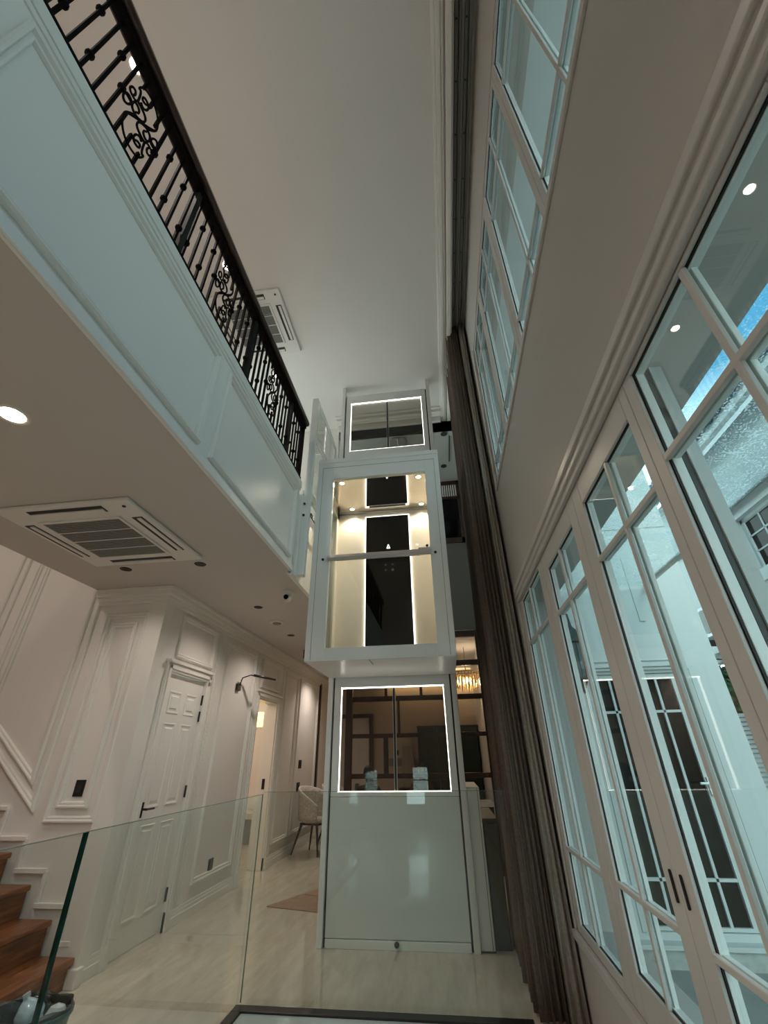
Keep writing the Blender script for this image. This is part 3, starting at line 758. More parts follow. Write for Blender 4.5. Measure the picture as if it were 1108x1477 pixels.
for xc, lb in ((.52, 'inner dark curtain track along the ceiling recess'), (.60, 'outer dark curtain track next to the window wall')):
    tk = MB().box(xc-.028, xc-.006, -3.4, 5.3, ZC+.15, ZC+.195).box(xc+.006, xc+.028, -3.4, 5.3, ZC+.15, ZC+.195).box(xc-.028, xc+.028, -3.4, 5.3, ZC+.185, ZC+.20)
    tko = tag(tk.build('curtain_track', 'acgrille'), lb, 'curtain track', 'curtain tracks')
    src = None
    for k in range(15):
        y = -1.5+k*.36
        if src is None: src = MB().lathe([(.006, 0), (.008, -.006), (.001, -.008)], (xc-.017, 0, ZC+.15), 8).build('glider', 'slot', tko); src.location = (0, y, 0)
        else:
            g_ = bpy.data.objects.new('glider', src.data); COL.objects.link(g_); g_.location = (0, y, 0); g_.parent = tko

# ------------------------------------------------------------------ ceiling fittings
def aircon(name, label, cx, cy, z, half):
    a = thing(name, label, 'air conditioner', (cx, cy, z))
    MB().box(cx-half, cx+half, cy-half, cy+half, z-.03, z).build('body', 'ac', a, bevel=.012)
    g = half*.59
    MB().moulding(rect(cx-g-.02, cx+g+.02, cy-g-.02, cy+g+.02), [(0, 0), (0, .012), (.02, .012), (.02, 0)], lambda u, v, h: (u, v, z-.03-h)).build('grille_frame', 'ac', a)
    MB().box(cx-g, cx+g, cy-g, cy+g, z-.034, z-.0295).build('grille_backing', 'slot', a)
    ns = 26; src = None
    for k in range(ns):
        y = cy-g+(k+.5)*2*g/ns
        if src is None: src = MB().box(cx-g, cx+g, -.0065, .0065, z-.040, z-.033).build('grille_slat', 'acgrille', a); src.location = (0, y, 0)
        else: share(src, 'grille_slat', a, (0, y-src.location.y, 0))
    for k in range(1, 4): MB().box(cx-g, cx+g, cy-g+k*g/2-.004, cy-g+k*g/2+.004, z-.043, z-.034).build('grille_rib', 'ac', a)
    d = half*.84; w_ = half*.075
    for dx, dy in ((0, -d), (0, d), (d, 0), (-d, 0)):
        L = half*.56
        bx = (cx+dx-(L if dx == 0 else w_), cx+dx+(L if dx == 0 else w_), cy+dy-(L if dy == 0 else w_), cy+dy+(L if dy == 0 else w_))
        MB().box(bx[0], bx[1], bx[2], bx[3], z-.0325, z-.0295).build('outlet', 'slot', a)
        lv = MB()
        if dx == 0: lv.box(bx[0]+.01, bx[1]-.01, bx[2]+w_*.9, bx[3]-w_*.25, z-.040, z-.032)
        else: lv.box(bx[0]+w_*.9, bx[1]-w_*.25, bx[2]+.01, bx[3]-.01, z-.040, z-.032)
        lv.build('louvre', 'ac', a)
    MB().lathe([(.012, 0), (.012, -.005), (.001, -.006)], (cx+half*.86, cy-half*.86, z-.03), 10).build('sensor', 'slot', a)
    return a
aircon('ceiling_air_conditioner', 'white cassette air conditioner with grey grille in the low ceiling', -2.40, 2.56, ZL, .485)
aircon('ceiling_air_conditioner', 'white cassette air conditioner in the high ceiling above the iron railing', -2.03, 3.30, ZC, .455)

def downlight(x, y, z, label, on=True, energy=20, group='recessed ceiling downlights', col=(1, .89, .80), dark=False, r=.05, size=140):
    d = thing('downlight', label, 'downlight', (x, y, z), group)
    MB().lathe([(r*.8, 0), (r, -.004), (r*1.12, -.004), (r*1.18, 0)], (x, y, z), 20, cap=False).build('trim_ring', 'trim' if not dark else 'slot', d, smooth=True)
    MB().lathe([(r*.8, -.0005), (r*.8, -.003)], (x, y, z), 18).build('lens', ('lamp' if on and not dark else 'slot'), d)
    if energy: spot('downlight_beam', (x, y, z-.02), energy, col, size, .8, .04, d)
    return d
for y, lb, pw in ((.90, 'first', 78), (2.52, 'second', 52), (4.12, 'third', 12)):
    downlight(-2.06, y, ZC, 'lit ceiling downlight seen past the handrail above the %s scroll motif' % lb, True, pw, 'lit downlights over the upper corridor', r=.06, size=84)
for y in (-.75, -2.3): downlight(-2.06, y, ZC, 'added unseen downlight over the upper corridor near the hall front', True, 55, 'added downlights over the upper corridor near the front', r=.06, size=84)  # row carried on out of view, added as fill light
for y in (-2.9, -1.9): downlight(-.4, y, ZC, 'added unseen downlight high over the front of the hall', True, 28, 'added downlights over the front of the hall', r=.06, size=70)  # unseen downlights added to brighten the hall
downlight(-1.99, 1.31, ZL, 'bright lit downlight in the low ceiling', True, 20, r=.065, size=165)
downlight(-2.4, -.8, ZL, 'added unseen downlight in the low ceiling towards the hall front', True, 20, r=.065, size=165)  # out of view, added as fill under the balcony
downlight(-2.72, 3.19, ZL, 'dark downlight in the low ceiling in front of the stair wall', True, 6, dark=True, r=.042)
downlight(-2.02, 3.19, ZL, 'dark downlight in the low ceiling past the air conditioner grille', True, 6, dark=True, r=.042)
downlight(-2.0, 4.45, ZL, 'dark downlight in the low ceiling next to the security camera', True, 14, dark=True, r=.042)
downlight(-2.05, 5.75, ZL, 'dark downlight in the low ceiling beyond the smoke detector', True, 14, dark=True, r=.042)
downlight(-2.15, 8.6, ZL, 'dark downlight in the low ceiling by the dining chairs', True, 22, dark=True, r=.042)
downlight(-4.7, 1.3, ZC, 'lit ceiling downlight high over the stairwell', True, 95, 'stairwell downlight', r=.06, size=120)
sd = thing('smoke_detector', 'round white smoke detector on the low ceiling of the corridor', 'smoke detector', (-2.0, 5.06, ZL))
MB().lathe([(.085, 0), (.085, -.012), (.07, -.02), (.062, -.02)], (-2.0, 5.06, ZL), 24).build('base', 'ac', sd, smooth=False)
MB().lathe([(.055, -.02), (.05, -.03), (.001, -.034)], (-2.0, 5.06, ZL), 20).build('sensor_cap', 'acgrille', sd)
sc_ = thing('security_camera', 'small white dome security camera on the low ceiling near the lift', 'camera', (-1.505, 4.02, ZL))
MB().lathe([(.055, 0), (.055, -.02), (.045, -.032), (.03, -.034)], (-1.505, 4.02, ZL), 20).build('mount', 'ac', sc_)
MB().lathe([(.001, .045), (.026, .04), (.042, .02), (.045, 0), (.042, -.02), (.026, -.04), (.001, -.045)], (-1.505, 4.015, ZL-.06), 18).build('dome', 'ac', sc_, smooth=True)
MB().lathe([(.026, -.032), (.022, -.046), (.001, -.050)], (-1.505, 4.0, ZL-.068), 16, axis='y').build('lens', 'blackglass', sc_)
# fittings on the rear ceiling
for x, y, lb in ((.33, 5.55, 'small dark round fitting by the step of the lowered ceiling'), (.32, 6.46, 'small dark round fitting by the slatted transom of the rear window')):
    tag(MB().lathe([(.05, 0), (.055, -.01), (.03, -.012)], (x, y, 5.95), 16).build('ceiling_speaker', 'slot'), lb, 'ceiling fitting', 'dark round fittings on the lowered ceiling')
tag(MB().box(.412, .428, 5.62, 6.32, 5.935, 5.95).build('slot_diffuser', 'slot'), 'thin dark slot diffuser in the lowered ceiling behind the lift', 'air vent')
vt = thing('ceiling_vent', 'dark rounded vent grille on the lowered ceiling behind the lift mast', 'air vent', (-.45, 5.7, 5.95))
pts = [(-.58, 6.0), (-.32, 6.0)]+[(-.40+.08*math.cos(a), 5.60-.08*math.sin(a)) for a in [PI*.5*k/5 for k in range(6)]]+[(-.50-.08*math.sin(a), 5.60-.08*math.cos(a)) for a in [PI*.5*k/5 for k in range(6)]]
MB().prism(pts, lambda u, v, h: (u, v, 5.95-h), 0, .02).build('body', 'acgrille', vt)
MB().box(-.455, -.445, 5.54, 6.0, 5.922, 5.931).build('rib', 'ac', vt)

# ------------------------------------------------------------------ wall fittings
wl_ = thing('picture_light', 'black curved-arm picture light on the corridor wall', 'wall lamp', (XL, 5.55, 2.11))
MB().box(XL, XL+.03, 5.50, 5.60, 2.07, 2.15).build('wall_plate', 'black', wl_, bevel=.004)
MB().tube([(XL+.03, 5.55, 2.13), (XL+.05, 5.56, 2.22), (XL+.11, 5.66, 2.27), (XL+.17, 5.80, 2.27)], .008, 8).build('arm', 'black', wl_, smooth=True)
MB().tube([(XL+.13, 5.72, 2.275), (XL+.32, 6.02, 2.255)], [.016, .013], 10).build('lamp_head', 'black', wl_, smooth=True)
def plate(name, label, x, y, z, axis, w=.075, h=.115, group=None, gang=1):
    t_ = thing(name, label, 'switch' if 'switch' in name else 'socket', (x, y, z), group)
    if axis == 'x':
        MB().box(x, x+.009, y-w/2, y+w/2, z-h/2, z+h/2).build('cover', 'black', t_, bevel=.003)
        MB().box(x+.009, x+.013, y-w*.3, y+w*.3, z-h*.3, z+h*.3).build('rocker', 'slot', t_, bevel=.002)
    else:
        MB().box(x-w/2, x+w/2, y-.009, y, z-h/2, z+h/2).build('cover', 'black', t_, bevel=.003)
        MB().box(x-w*.3, x+w*.3, y-.013, y-.009, z-h*.3, z+h*.3).build('rocker', 'slot', t_, bevel=.002)
plate('light_switch', 'black light switch inside the tall panel of the stair wall', -2.992, YS, 1.125, 'y', .085, .115)
plate('wall_socket', 'black socket low on the corridor wall between the doors', XL, 5.53, .325, 'x', .10, .12)
plate('light_switch', 'black switch plate on the far corridor wall above the dining chairs', XL, 8.46, 1.21, 'x', .16, .13)
plate('wall_socket', 'black socket on the far corridor wall right behind the dining chair', XL, 8.44, .876, 'x', .16, .13)

# ------------------------------------------------------------------ staircase
st = thing('staircase', 'wooden stairs climbing along the panelled wall', 'stairs', (-3.2, 3.1, 0))
YS0 = 2.50
tread0 = riser0 = None
for k in range(13):
    x1 = -2.635-.248*k; z = .155+.187*k
    if tread0 is None:
        tread0 = MB().box(-.285, 0, YS0, YS-.026, -.036, 0).build('tread', 'tread', st, bevel=.008); tread0.location = (x1, 0, z)
        riser0 = MB().box(-.05, -.024, YS0+.01, YS-.026, -.151, 0).build('riser', 'tread', st); riser0.location = (x1, 0, z-.036)
    else:
        share(tread0, 'tread', st, Vector((x1, 0, z))-tread0.location); share(riser0, 'riser', st, Vector((x1, 0, z-.036))-riser0.location)
    MB().box(x1-.285, x1-.05, YS0+.012, YS-.027, 0, z-.036).build('step_block', 'trim', st)

# ------------------------------------------------------------------ glass balustrade with black base channel, floor inside
gbal = thing('glass_balustrade', 'frameless clear glass balustrade with green edges on a black base channel', 'balustrade', (-1.36, 3.6, 0))
MB().box(-1.372, .36, 3.572, 3.584, .02, 1.10).build('glass_panel', 'glassb', gbal)
MB().box(-1.384, -1.372, 1.829, 3.584, .02, 1.085).build('glass_panel', 'glassb', gbal)
MB().box(-1.384, -1.372, -.2, 1.815, .02, 1.085).build('glass_panel', 'glassb', gbal)
MB().box(-1.3845, -1.3715, 1.815, 1.829, .02, 1.086).build('glass_edge', 'gedge', gbal)
M['topedge'] = mat('glass_top_edge', (.16, .24, .20), .2)
MB().box(-1.384, -1.372, -.2, 3.584, 1.085, 1.087).box(-1.372, .36, 3.572, 3.584, 1.10, 1.102).build('top_edge', 'topedge', gbal)
MB().box(-1.376, -1.370, 3.570, 3.576, .03, 1.086).build('corner_joint', 'topedge', gbal)
MB().box(-1.40, .36, 3.50, 3.575, 0, .022).box(-1.40, -1.335, -.2, 3.50, 0, .022).build('base_channel', 'black', gbal, bevel=.004)
struct('floor_inset', MB().box(-1.335, .40, -.2, 3.50, 0, .012), 'pool', 'pale blue glossy floor panel inside the black channel', 'floor panel')

# waste bin with bottle
bn = thing('waste_bin', 'dark green plastic waste bin lined with a black bag', 'bin', (-1.90, 2.46, 0))
prof = [(.125, 0), (.140, .10), (.162, .30), (.170, .355), (.178, .358), (.178, .374), (.166, .374), (.155, .30), (.12, .03), (.01, .03)]
MB().lathe(prof, (-1.90, 2.46, 0), 28, sx=1.0, sy=.85).build('body', 'bin', bn, smooth=True)
rg = []
for j, (rad, z) in enumerate(((.168, .36), (.172, .378), (.166, .388), (.156, .372), (.146, .31), (.13, .24), (.10, .20))):
    rg.append([(-1.90+(rad+.004*math.sin(7*a+j))*math.cos(a), 2.46+.85*(rad+.004*math.sin(7*a+j))*math.sin(a), z+.008*math.sin(5*a+2*j)) for a in [2*PI*k/32 for k in range(32)]])
MB().ring(rg, cap=False).build('liner', 'bag', bn, smooth=True)
MB().lathe([(.002, .06), (.03, .05), (.05, .02), (.045, -.03), (.02, -.06), (.002, -.065)], (-1.80, 2.50, .33), 14, sy=.8).build('crumpled_wrap', 'foil', bn)
bt = thing('plastic_bottle', 'crumpled blue and white plastic bottle sticking out of the waste bin', 'bottle', (-1.95, 2.42, .42))
rot = Matrix.Translation((-1.875, 2.50, .255)) @ Matrix.Scale(.74, 4) @ Matrix.Rotation(math.radians(-22), 4, 'Y') @ Matrix.Rotation(math.radians(10), 4, 'X')
def lathe_m(prof, mtx, n=18, wob=0):
    mb = MB(); rgs = []
    for i, (rad, h) in enumerate(prof): rgs.append([mtx @ Vector(((rad+wob*math.sin(3*a+i*1.3))*math.cos(a), (rad+wob*math.sin(3*a+i*1.3))*math.sin(a), h)) for a in [2*PI*k/n for k in range(n)]])
    return mb.ring(rgs)
lathe_m([(.02, .0), (.065, .03), (.072, .08), (.064, .11), (.073, .14), (.068, .175), (.035, .21), (.016, .225), (.016, .235)], rot, 18, .004).build('body', 'bottle', bt, smooth=True)
lathe_m([(.019, .232), (.019, .252), (.001, .253)], rot).build('cap', 'foil', bt)

# ------------------------------------------------------------------ loose floor sheet
fs = MB().prism([(-1.96, 5.54), (-1.02, 5.30), (-.72, 6.10), (-1.52, 6.42)], lambda u, v, h: (u, v, h), .001, .007)
fso = tag(fs.build('floor_mat', 'mat'), 'flat brown sheet lying on the floor behind the lift', 'mat')
MB().prism([(-1.69, 5.98), (-1.685, 5.975), (-.88, 5.70), (-.875, 5.708)], lambda u, v, h: (u, v, h), .007, .009).build('fold_line', 'tread', fso)

# ------------------------------------------------------------------ dining furniture
def shell_chair(label, x, y, ang):
    c = thing('dining_chair', label, 'chair', (0, 0, 0), 'dining chairs')
    rings = []
    n = 26
    for lev, (z, r, th) in enumerate(((.40, .19, 0), (.42, .25, 0), (.46, .275, 0))):
        rings.append([(r*math.cos(a), r*.95*math.sin(a), z) for a in [2*PI*k/n for k in range(n)]])
    MB().ring(rings).build('seat', 'chair', c, smooth=True)
    # curved back that slopes down into the arms; the open side faces +x
    outer, inner = [], []
    cols = 25
    def top(a): return .88-.26*(abs(a)/2.3)**2.2
    rr = []
    for k in range(cols):
        a = -2.3+4.6*k/(cols-1); zt = top(a)
        col = []
        for q in range(7):
            t_ = q/6; z = .44+(zt-.44)*t_; r = .27+.035*t_
            col.append((-r*math.cos(a), r*math.sin(a), z))
        for q in range(6, -1, -1):
            t_ = q/6; z = .44+(zt-.44)*t_; r = .235+.03*t_
            col.append((-r*math.cos(a), r*math.sin(a), z))
        rr.append(col)
    MB().ring(rr).build('backrest', 'chair', c, smooth=True)
    MB().tube([(-.29*math.cos(a), .29*math.sin(a), top(a)+.004) for a in [-2.3+4.6*k/40 for k in range(41)]], .011, 6).build('piping', 'piping', c, smooth=True)
    MB().box(-.17, .17, -.17, .17, .375, .402).build('base_plate', 'black', c)
    for sx_ in (-1, 1):
        for sy_ in (-1, 1):
            MB().tube([(sx_*.15, sy_*.15, .38), (sx_*.25, sy_*.24, .002)], [.022, .011], 8).build('leg', 'black', c)
    c.location = (x, y, 0); c.rotation_euler = (0, 0, ang)
    for ch_ in c.children: ch_.matrix_parent_inverse = Matrix.Identity(4)
    return c
shell_chair('pale upholstered dining chair with dark legs by the black socket', -2.24, 8.25, math.radians(-20))
shell_chair('pale upholstered dining chair half hidden behind its neighbour', -2.05, 9.05, math.radians(-15))
tb = thing('dining_table', 'white topped dining table in the room behind the timber partition', 'table', (-.8, 8.75, 0))
MB().box(-1.75, .35, 8.35, 9.25, .72, .76).build('table_top', 'marble', tb, bevel=.01)
for x in (-1.45, .05): MB().tube([(x, 8.8, .72), (x, 8.8, .03)], [.05, .07], 12).build('leg', 'black', tb)
MB().box(-1.7, -1.2, 8.5, 9.1, 0, .03).box(-.2, .3, 8.5, 9.1, 0, .03).build('foot', 'black', tb)
tag(MB().lathe([(.035, 0), (.04, .02), (.036, .14), (.03, .15)], (-1.62, 8.6, .76), 14).build('tumbler', 'frost'), 'pale cup on the dining table by the chairs', 'cup')

def person(label, x, y, ang, cloth, lean=0.0):
    me = bpy.data.meshes.new('person'); bm = bmesh.new()
    J = {'pel': (0, 0, .50, .15, .12), 'bel': (.02+lean*.2, 0, .68, .15, .105), 'che': (.02+lean*.6, 0, .88, .165, .11), 'nek0': (lean*.8, 0, 1.01, .07, .065), 'nek': (lean, 0, 1.06, .052, .05),
         'hd0': (.02+lean*1.15, 0, 1.13, .075, .07), 'hd1': (.02+lean*1.25, 0, 1.20, .088, .078), 'hd2': (.01+lean*1.3, 0, 1.26, .06, .055)}
    for s, n_ in ((1, 'l'), (-1, 'r')):
        J['sh'+n_] = (lean*.7, s*.17, .97, .055, .055); J['el'+n_] = (.08+lean, s*.25, .74, .042, .042); J['wr'+n_] = (.30+lean, s*.15, .79, .028, .028); J['ha'+n_] = (.37+lean, s*.12, .79, .030, .018)
        J['hip'+n_] = (.04, s*.09, .49, .08, .08); J['kn'+n_] = (.44, s*.10, .50, .06, .06); J['an'+n_] = (.44, s*.10, .10, .038, .038); J['to'+n_] = (.56, s*.10, .045, .035, .025)
    E = [('pel', 'bel'), ('bel', 'che'), ('che', 'nek0'), ('nek0', 'nek'), ('nek', 'hd0'), ('hd0', 'hd1'), ('hd1', 'hd2')]
    for n_ in 'lr': E += [('che', 'sh'+n_), ('sh'+n_, 'el'+n_), ('el'+n_, 'wr'+n_), ('wr'+n_, 'ha'+n_), ('pel', 'hip'+n_), ('hip'+n_, 'kn'+n_), ('kn'+n_, 'an'+n_), ('an'+n_, 'to'+n_)]
    V = {k: bm.verts.new(J[k][:3]) for k in J}
    for a, b2 in E: bm.edges.new((V[a], V[b2]))
    bm.to_mesh(me); bm.free()
    o = thing('person', label, 'person', (x, y, 0)); o.rotation_euler = (0, 0, ang); o.scale = (.9, .9, .9)
    bd = bpy.data.objects.new('body', me); COL.objects.link(bd); bd.parent = o
    me.materials.append(M[cloth]); me.materials.append(M['skin'])
    sk = bd.modifiers.new('skin', 'SKIN'); sk.use_smooth_shade = True
    for i, k in enumerate(J):
        me.skin_vertices[0].data[i].radius = J[k][3:5]
        me.skin_vertices[0].data[i].use_root = (k == 'pel')
    ss = bd.modifiers.new('sub', 'SUBSURF'); ss.levels = 2; ss.render_levels = 2
    hx = .0+lean*1.25
    hd = MB().lathe([(.004, .115), (.05, .105), (.085, .07), (.098, .02), (.094, -.03), (.07, -.075), (.03, -.10)], (hx-.012, 0, 1.205), 18).build('hair', 'hair', None, smooth=True); hd.parent = o
    fc = MB()
    fc.lathe([(.003, .045), (.045, .03), (.062, -.01), (.055, -.055), (.03, -.085), (.004, -.095)], (hx+.055, 0, 1.20), 14, sx=.75)
    fc.lathe([(.003, .02), (.012, -.005), (.014, -.018), (.003, -.024)], (hx+.102, 0, 1.19), 8)
    f = fc.build('face', 'skin', None, smooth=True); f.parent = o
    for s in (-1, 1):
        e_ = MB().lathe([(.002, .006), (.007, 0), (.002, -.006)], (hx+.098, s*.026, 1.207), 8).build('eye', 'black', None); e_.parent = o
        ea = MB().lathe([(.004, .025), (.016, .01), (.014, -.012), (.004, -.024)], (hx+.0, s*.098, 1.195), 8, sy=.5).build('ear', 'skin', None); ea.parent = o
    mo = MB().box(hx+.093, hx+.099, -.018, .018, 1.145, 1.152).build('mouth', 'cloth2', None); mo.parent = o
    return o
def stool(x, y, label):
    s = thing('stool', label, 'stool', (x, y, 0), 'stools at the dining table')
    MB().lathe([(.16, .30), (.18, .31), (.18, .335), (.15, .345)], (x, y, 0), 20).build('seat', 'chair', s)
    for a in range(4):
        ca, sa = math.cos(a*PI/2+.78), math.sin(a*PI/2+.78)
        MB().tube([(x+.12*ca, y+.12*sa, .31), (x+.17*ca, y+.17*sa, .002)], .013, 8).build('leg', 'black', s)
stool(-1.33, 8.10, 'low round stool under the person with dark brown shirt')
stool(-.53, 9.55, 'low round stool under the person in the maroon shirt')
person('seated person in a dark brown shirt facing the dining table', -1.33, 8.10, math.radians(85), 'cloth1')
person('seated person in a maroon shirt leaning over the dining table', -.53, 9.55, math.radians(-95), 'cloth2', .10)

# dining room back wall features
ar = MB(); pts = [(-.62, 0)]+[(-.62+.30-.30*math.cos(a), 1.78+.30*math.sin(a)) for a in [PI/2*k/8 for k in range(9)]]+[(.62, 2.08), (.62, 0)]
struct('arched_alcove', MB().prism(pts, lambda u, v, h: (u, 10.6-h, v), 0, .05), 'dining', 'shallow round-cornered arch on the dining room wall', 'alcove')
gp = thing('green_cabinet', 'dark green tall cabinet against the arch of the dining room', 'cabinet', (.05, 10.4, 0))
for k in range(3): MB().box(-.62+k*.42, -.21+k*.42, 10.1, 10.54, .04, 1.82).build('door', 'green', gp, bevel=.006)
MB().box(-.63, .65, 10.12, 10.545, 0, .04).box(-.63, .65, 10.1, 10.545, 1.82, 1.86).build('carcass', 'slot', gp)
tag(MB().box(-1.16, -1.08, 10.592, 10.6, 1.33, 1.42).build('wall_switch', 'black'), 'small black switch on the dining room wall', 'switch')
tag(MB().box(-1.30, -1.02, 10.58, 10.6, 1.12, 1.27).build('wall_panel_box', 'acgrille', bevel=.004), 'grey control box beneath the small dining room switch', 'control box')
bd_ = thing('leaning_board', 'tall beige board leaning against the dining room wall', 'board', (-.75, 10.4, 0))
MB().ring([[(x, y+dy, z) for x, y, z in ((-.98, 10.36, .75), (-.66, 10.36, .75), (-.80, 10.52, 1.5), (-.98, 10.52, 1.5))] for dy in (0, .03)]).build('sheet', 'picture', bd_)
MB().box(-1.05, -.645, 10.2, 10.56, 0, .75).build('stand', 'darkwood', bd_)
dv = MB().box(XL+.0, XL+.03, 9.48, 9.56, .6, 2.72)
tag(dv.build('wall_batten', 'darkwood'), 'dark vertical timber batten on the far corridor wall', 'batten')
dr = thing('doorway_frame', 'dark timber door frame at the far end of the corridor', 'door frame', (-2.3, 10.55, 0))
MB().box(-2.58, -2.50, 10.50, 10.6, 0, 2.15).build('jamb', 'darkwood', dr); MB().box(-1.72, -1.64, 10.50, 10.6, 0, 2.15).build('jamb', 'darkwood', dr)
MB().box(-2.50, -1.72, 10.50, 10.6, 2.07, 2.15).build('head', 'darkwood', dr)
MB().box(-2.50, -1.72, 10.57, 10.6, 0, 2.07).build('leaf', 'ceil', dr)

# chandelier behind the partition
chd = thing('chandelier', 'brass chandelier of hanging crystals behind the timber partition', 'chandelier', (.42, 8.2, 3.05))
MB().tube([(.42, 8.2, 3.05), (.42, 8.2, 2.62)], .008, 8).build('stem', 'gold', chd)
for r_, z in ((.24, 2.60), (.17, 2.56), (.09, 2.52)):
    MB().tube([(.42+r_*math.cos(a), 8.2+r_*math.sin(a), z) for a in [2*PI*k/20 for k in range(21)]], .010, 6).build('ring', 'gold', chd)
    nn = int(r_*110)
    src = None
    for k in range(nn):
        a = 2*PI*k/nn; L = Vector((.42+r_*math.cos(a), 8.2+r_*math.sin(a), z))
        if src is None:
            src = MB().lathe([(.002, 0), (.007, -.03), (.004, -.06), (.010, -.12), (.010, -.20), (.002, -.25)], (0, 0, 0), 6).build('crystal', 'gold', chd); src.location = L; adopt(src, chd)
        else: share(src, 'crystal', chd, L-src.location)
point('chandelier_lamp', (.42, 8.2, 2.45), 8, (1, .78, .5), .06, chd)
MB().lathe([(.02, .03), (.035, 0), (.02, -.04)], (.42, 8.2, 2.47), 12).build('bulb', 'lamp', chd)
cv = thing('cove_light', 'warm glowing cove strip along the dining room ceiling', 'cove light', (-.4, 10.45, 2.9))
MB().box(-1.3, XR, 10.40, 10.46, 2.86, 3.0).build('cove_lip', 'trim', cv); MB().box(-1.3, XR, 10.47, 10.56, 2.90, 2.99).build('strip', 'cove', cv)
tag(MB().box(-1.32, XR, 10.395, 10.41, 2.70, 2.86).build('cornice_strip', 'cove'), 'glowing warm band under the dining room cornice', 'light strip')

# ------------------------------------------------------------------ exterior
struct('ground', MB().box(XR+.25, 30, -12, 34, -.42, -.22), 'pave', 'pale grey paving of the courtyard', 'ground')
YW = 5.2
ww = MB()
for x0, x1, segs in ((XR+.25, 1.56, [(-.22, 6.4)]), (1.56, 2.52, [(-.22, -.02), (2.06, 6.4)]), (2.52, 2.95, [(-.22, 6.4)])):
    for z0, z1 in segs: ww.box(x0, x1, YW, YW+.2, z0, z1)
wing = struct('wall_exterior', ww, 'ext', 'white rendered outside wall with the dark glazed door', 'wall')
struct('wall_exterior_side', MB().box(2.75, 2.95, YW+.2, 8.2, -.22, 6.4), 'ext', 'white rendered flank of the outside wing', 'wall')
tr = MB().box(1.50, 2.60, YW-.05, YW, 2.12, 2.16).box(1.50, 2.58, YW-.03, YW, 2.09, 2.12).box(1.50, 2.585, YW-.02, YW, 2.185, 2.20)
tr.box(1.53, 1.57, YW-.015, YW, -.02, 2.09).box(2.51, 2.55, YW-.015, YW, -.02, 2.09)
tr.build('door_hood', 'ext', wing, bevel=.004)
MB().box(XR+.25, 2.95, YW-.008, YW, 3.80, 3.81).box(XR+.25, 2.95, YW-.10, YW, -.22, -.10).build('string_course', 'plinth', wing)
MB().box(XR+.25, 2.97, YW-.12, YW, -.10, -.07).build('ledge', 'ext', wing)
for x0, x1, z0, z1 in ((2.30, 2.36, 2.62, 3.4), (2.63, 2.66, .2, 2.1)):
    MB().box(x0, x1, YW-.012, YW, z0, z1).build('wall_strip', 'ext', wing)
gd = thing('door_3', 'white framed dark glass double door of the outside wing', 'door', (2.04, YW, 0), kind='structure')
for x0, x1 in ((1.565, 2.04), (2.04, 2.515)):
    fr = MB().box(x0, x0+.075, YW+.02, YW+.07, -.015, 2.055).box(x1-.075, x1, YW+.02, YW+.07, -.015, 2.055).box(x0+.075, x1-.075, YW+.02, YW+.07, 2.0, 2.055).box(x0+.075, x1-.075, YW+.02, YW+.07, -.015, .01)
    leaf = fr.build('door_leaf', 'ext', gd)
    mx = (x0+x1)/2
    MB().box(mx-.012, mx+.012, YW+.025, YW+.05, .01, 2.0).build('muntin', 'ext', leaf)
    for z in (.323, 1.685): MB().box(x0+.075, x1-.075, YW+.025, YW+.05, z-.012, z+.012).build('muntin', 'ext', leaf)
    for a, b2 in ((x0+.075, mx-.012), (mx+.012, x1-.075)):
        for z0, z1 in ((.01, .311), (.335, 1.673), (1.697, 2.0)):
            MB().box(a, b2, YW+.05, YW+.056, z0, z1).build('pane', 'darkpane', leaf)
MB().box(2.45, 2.48, YW-.01, YW+.02, .96, 1.10).tube([(2.465, YW, 1.05), (2.465, YW-.05, 1.05), (2.36, YW-.05, 1.05)], .01, 8).build('lever_handle', 'lift', gd)
struct('wall_exterior_room', MB().box(XR+.25, 2.75, 8.0, 8.2, -.22, 3), 'slot', 'dark interior of the outside wing', 'wall')

ln = thing('wall_lantern', 'grey wall lantern with frosted glass on the outside wing', 'lantern', (1.46, YW, 2.2))
MB().tube([(1.44, YW, 2.70), (1.44, YW-.10, 2.74), (1.455, YW-.20, 2.68), (1.46, YW-.20, 2.58)], .012, 8).build('arm', 'lantern', ln, smooth=True)
MB().box(1.40, 1.48, YW-.02, YW, 2.50, 2.80).build('wall_plate', 'lantern', ln, bevel=.006)
lx, ly = 1.46, YW-.20
MB().lathe([(.012, 2.60), (.02, 2.55), (.06, 2.50), (.085, 2.42), (.10, 2.40), (.10, 2.37), (.08, 2.36)], (lx, ly, 0), 12).build('roof', 'lantern', ln)
MB().lathe([(.075, 2.36), (.055, 2.02)], (lx, ly, 0), 8).build('shade', 'frost', ln)
for k in range(8):
    a = 2*PI*k/8; MB().tube([(lx+.078*math.cos(a), ly+.078*math.sin(a), 2.36), (lx+.058*math.cos(a), ly+.058*math.sin(a), 2.02)], .005, 6).build('rib', 'lantern', ln)
MB().lathe([(.06, 2.02), (.078, 2.01), (.078, 1.99), (.05, 1.96), (.02, 1.90), (.012, 1.86), (.001, 1.85)], (lx, ly, 0), 12).build('base', 'lantern', ln)

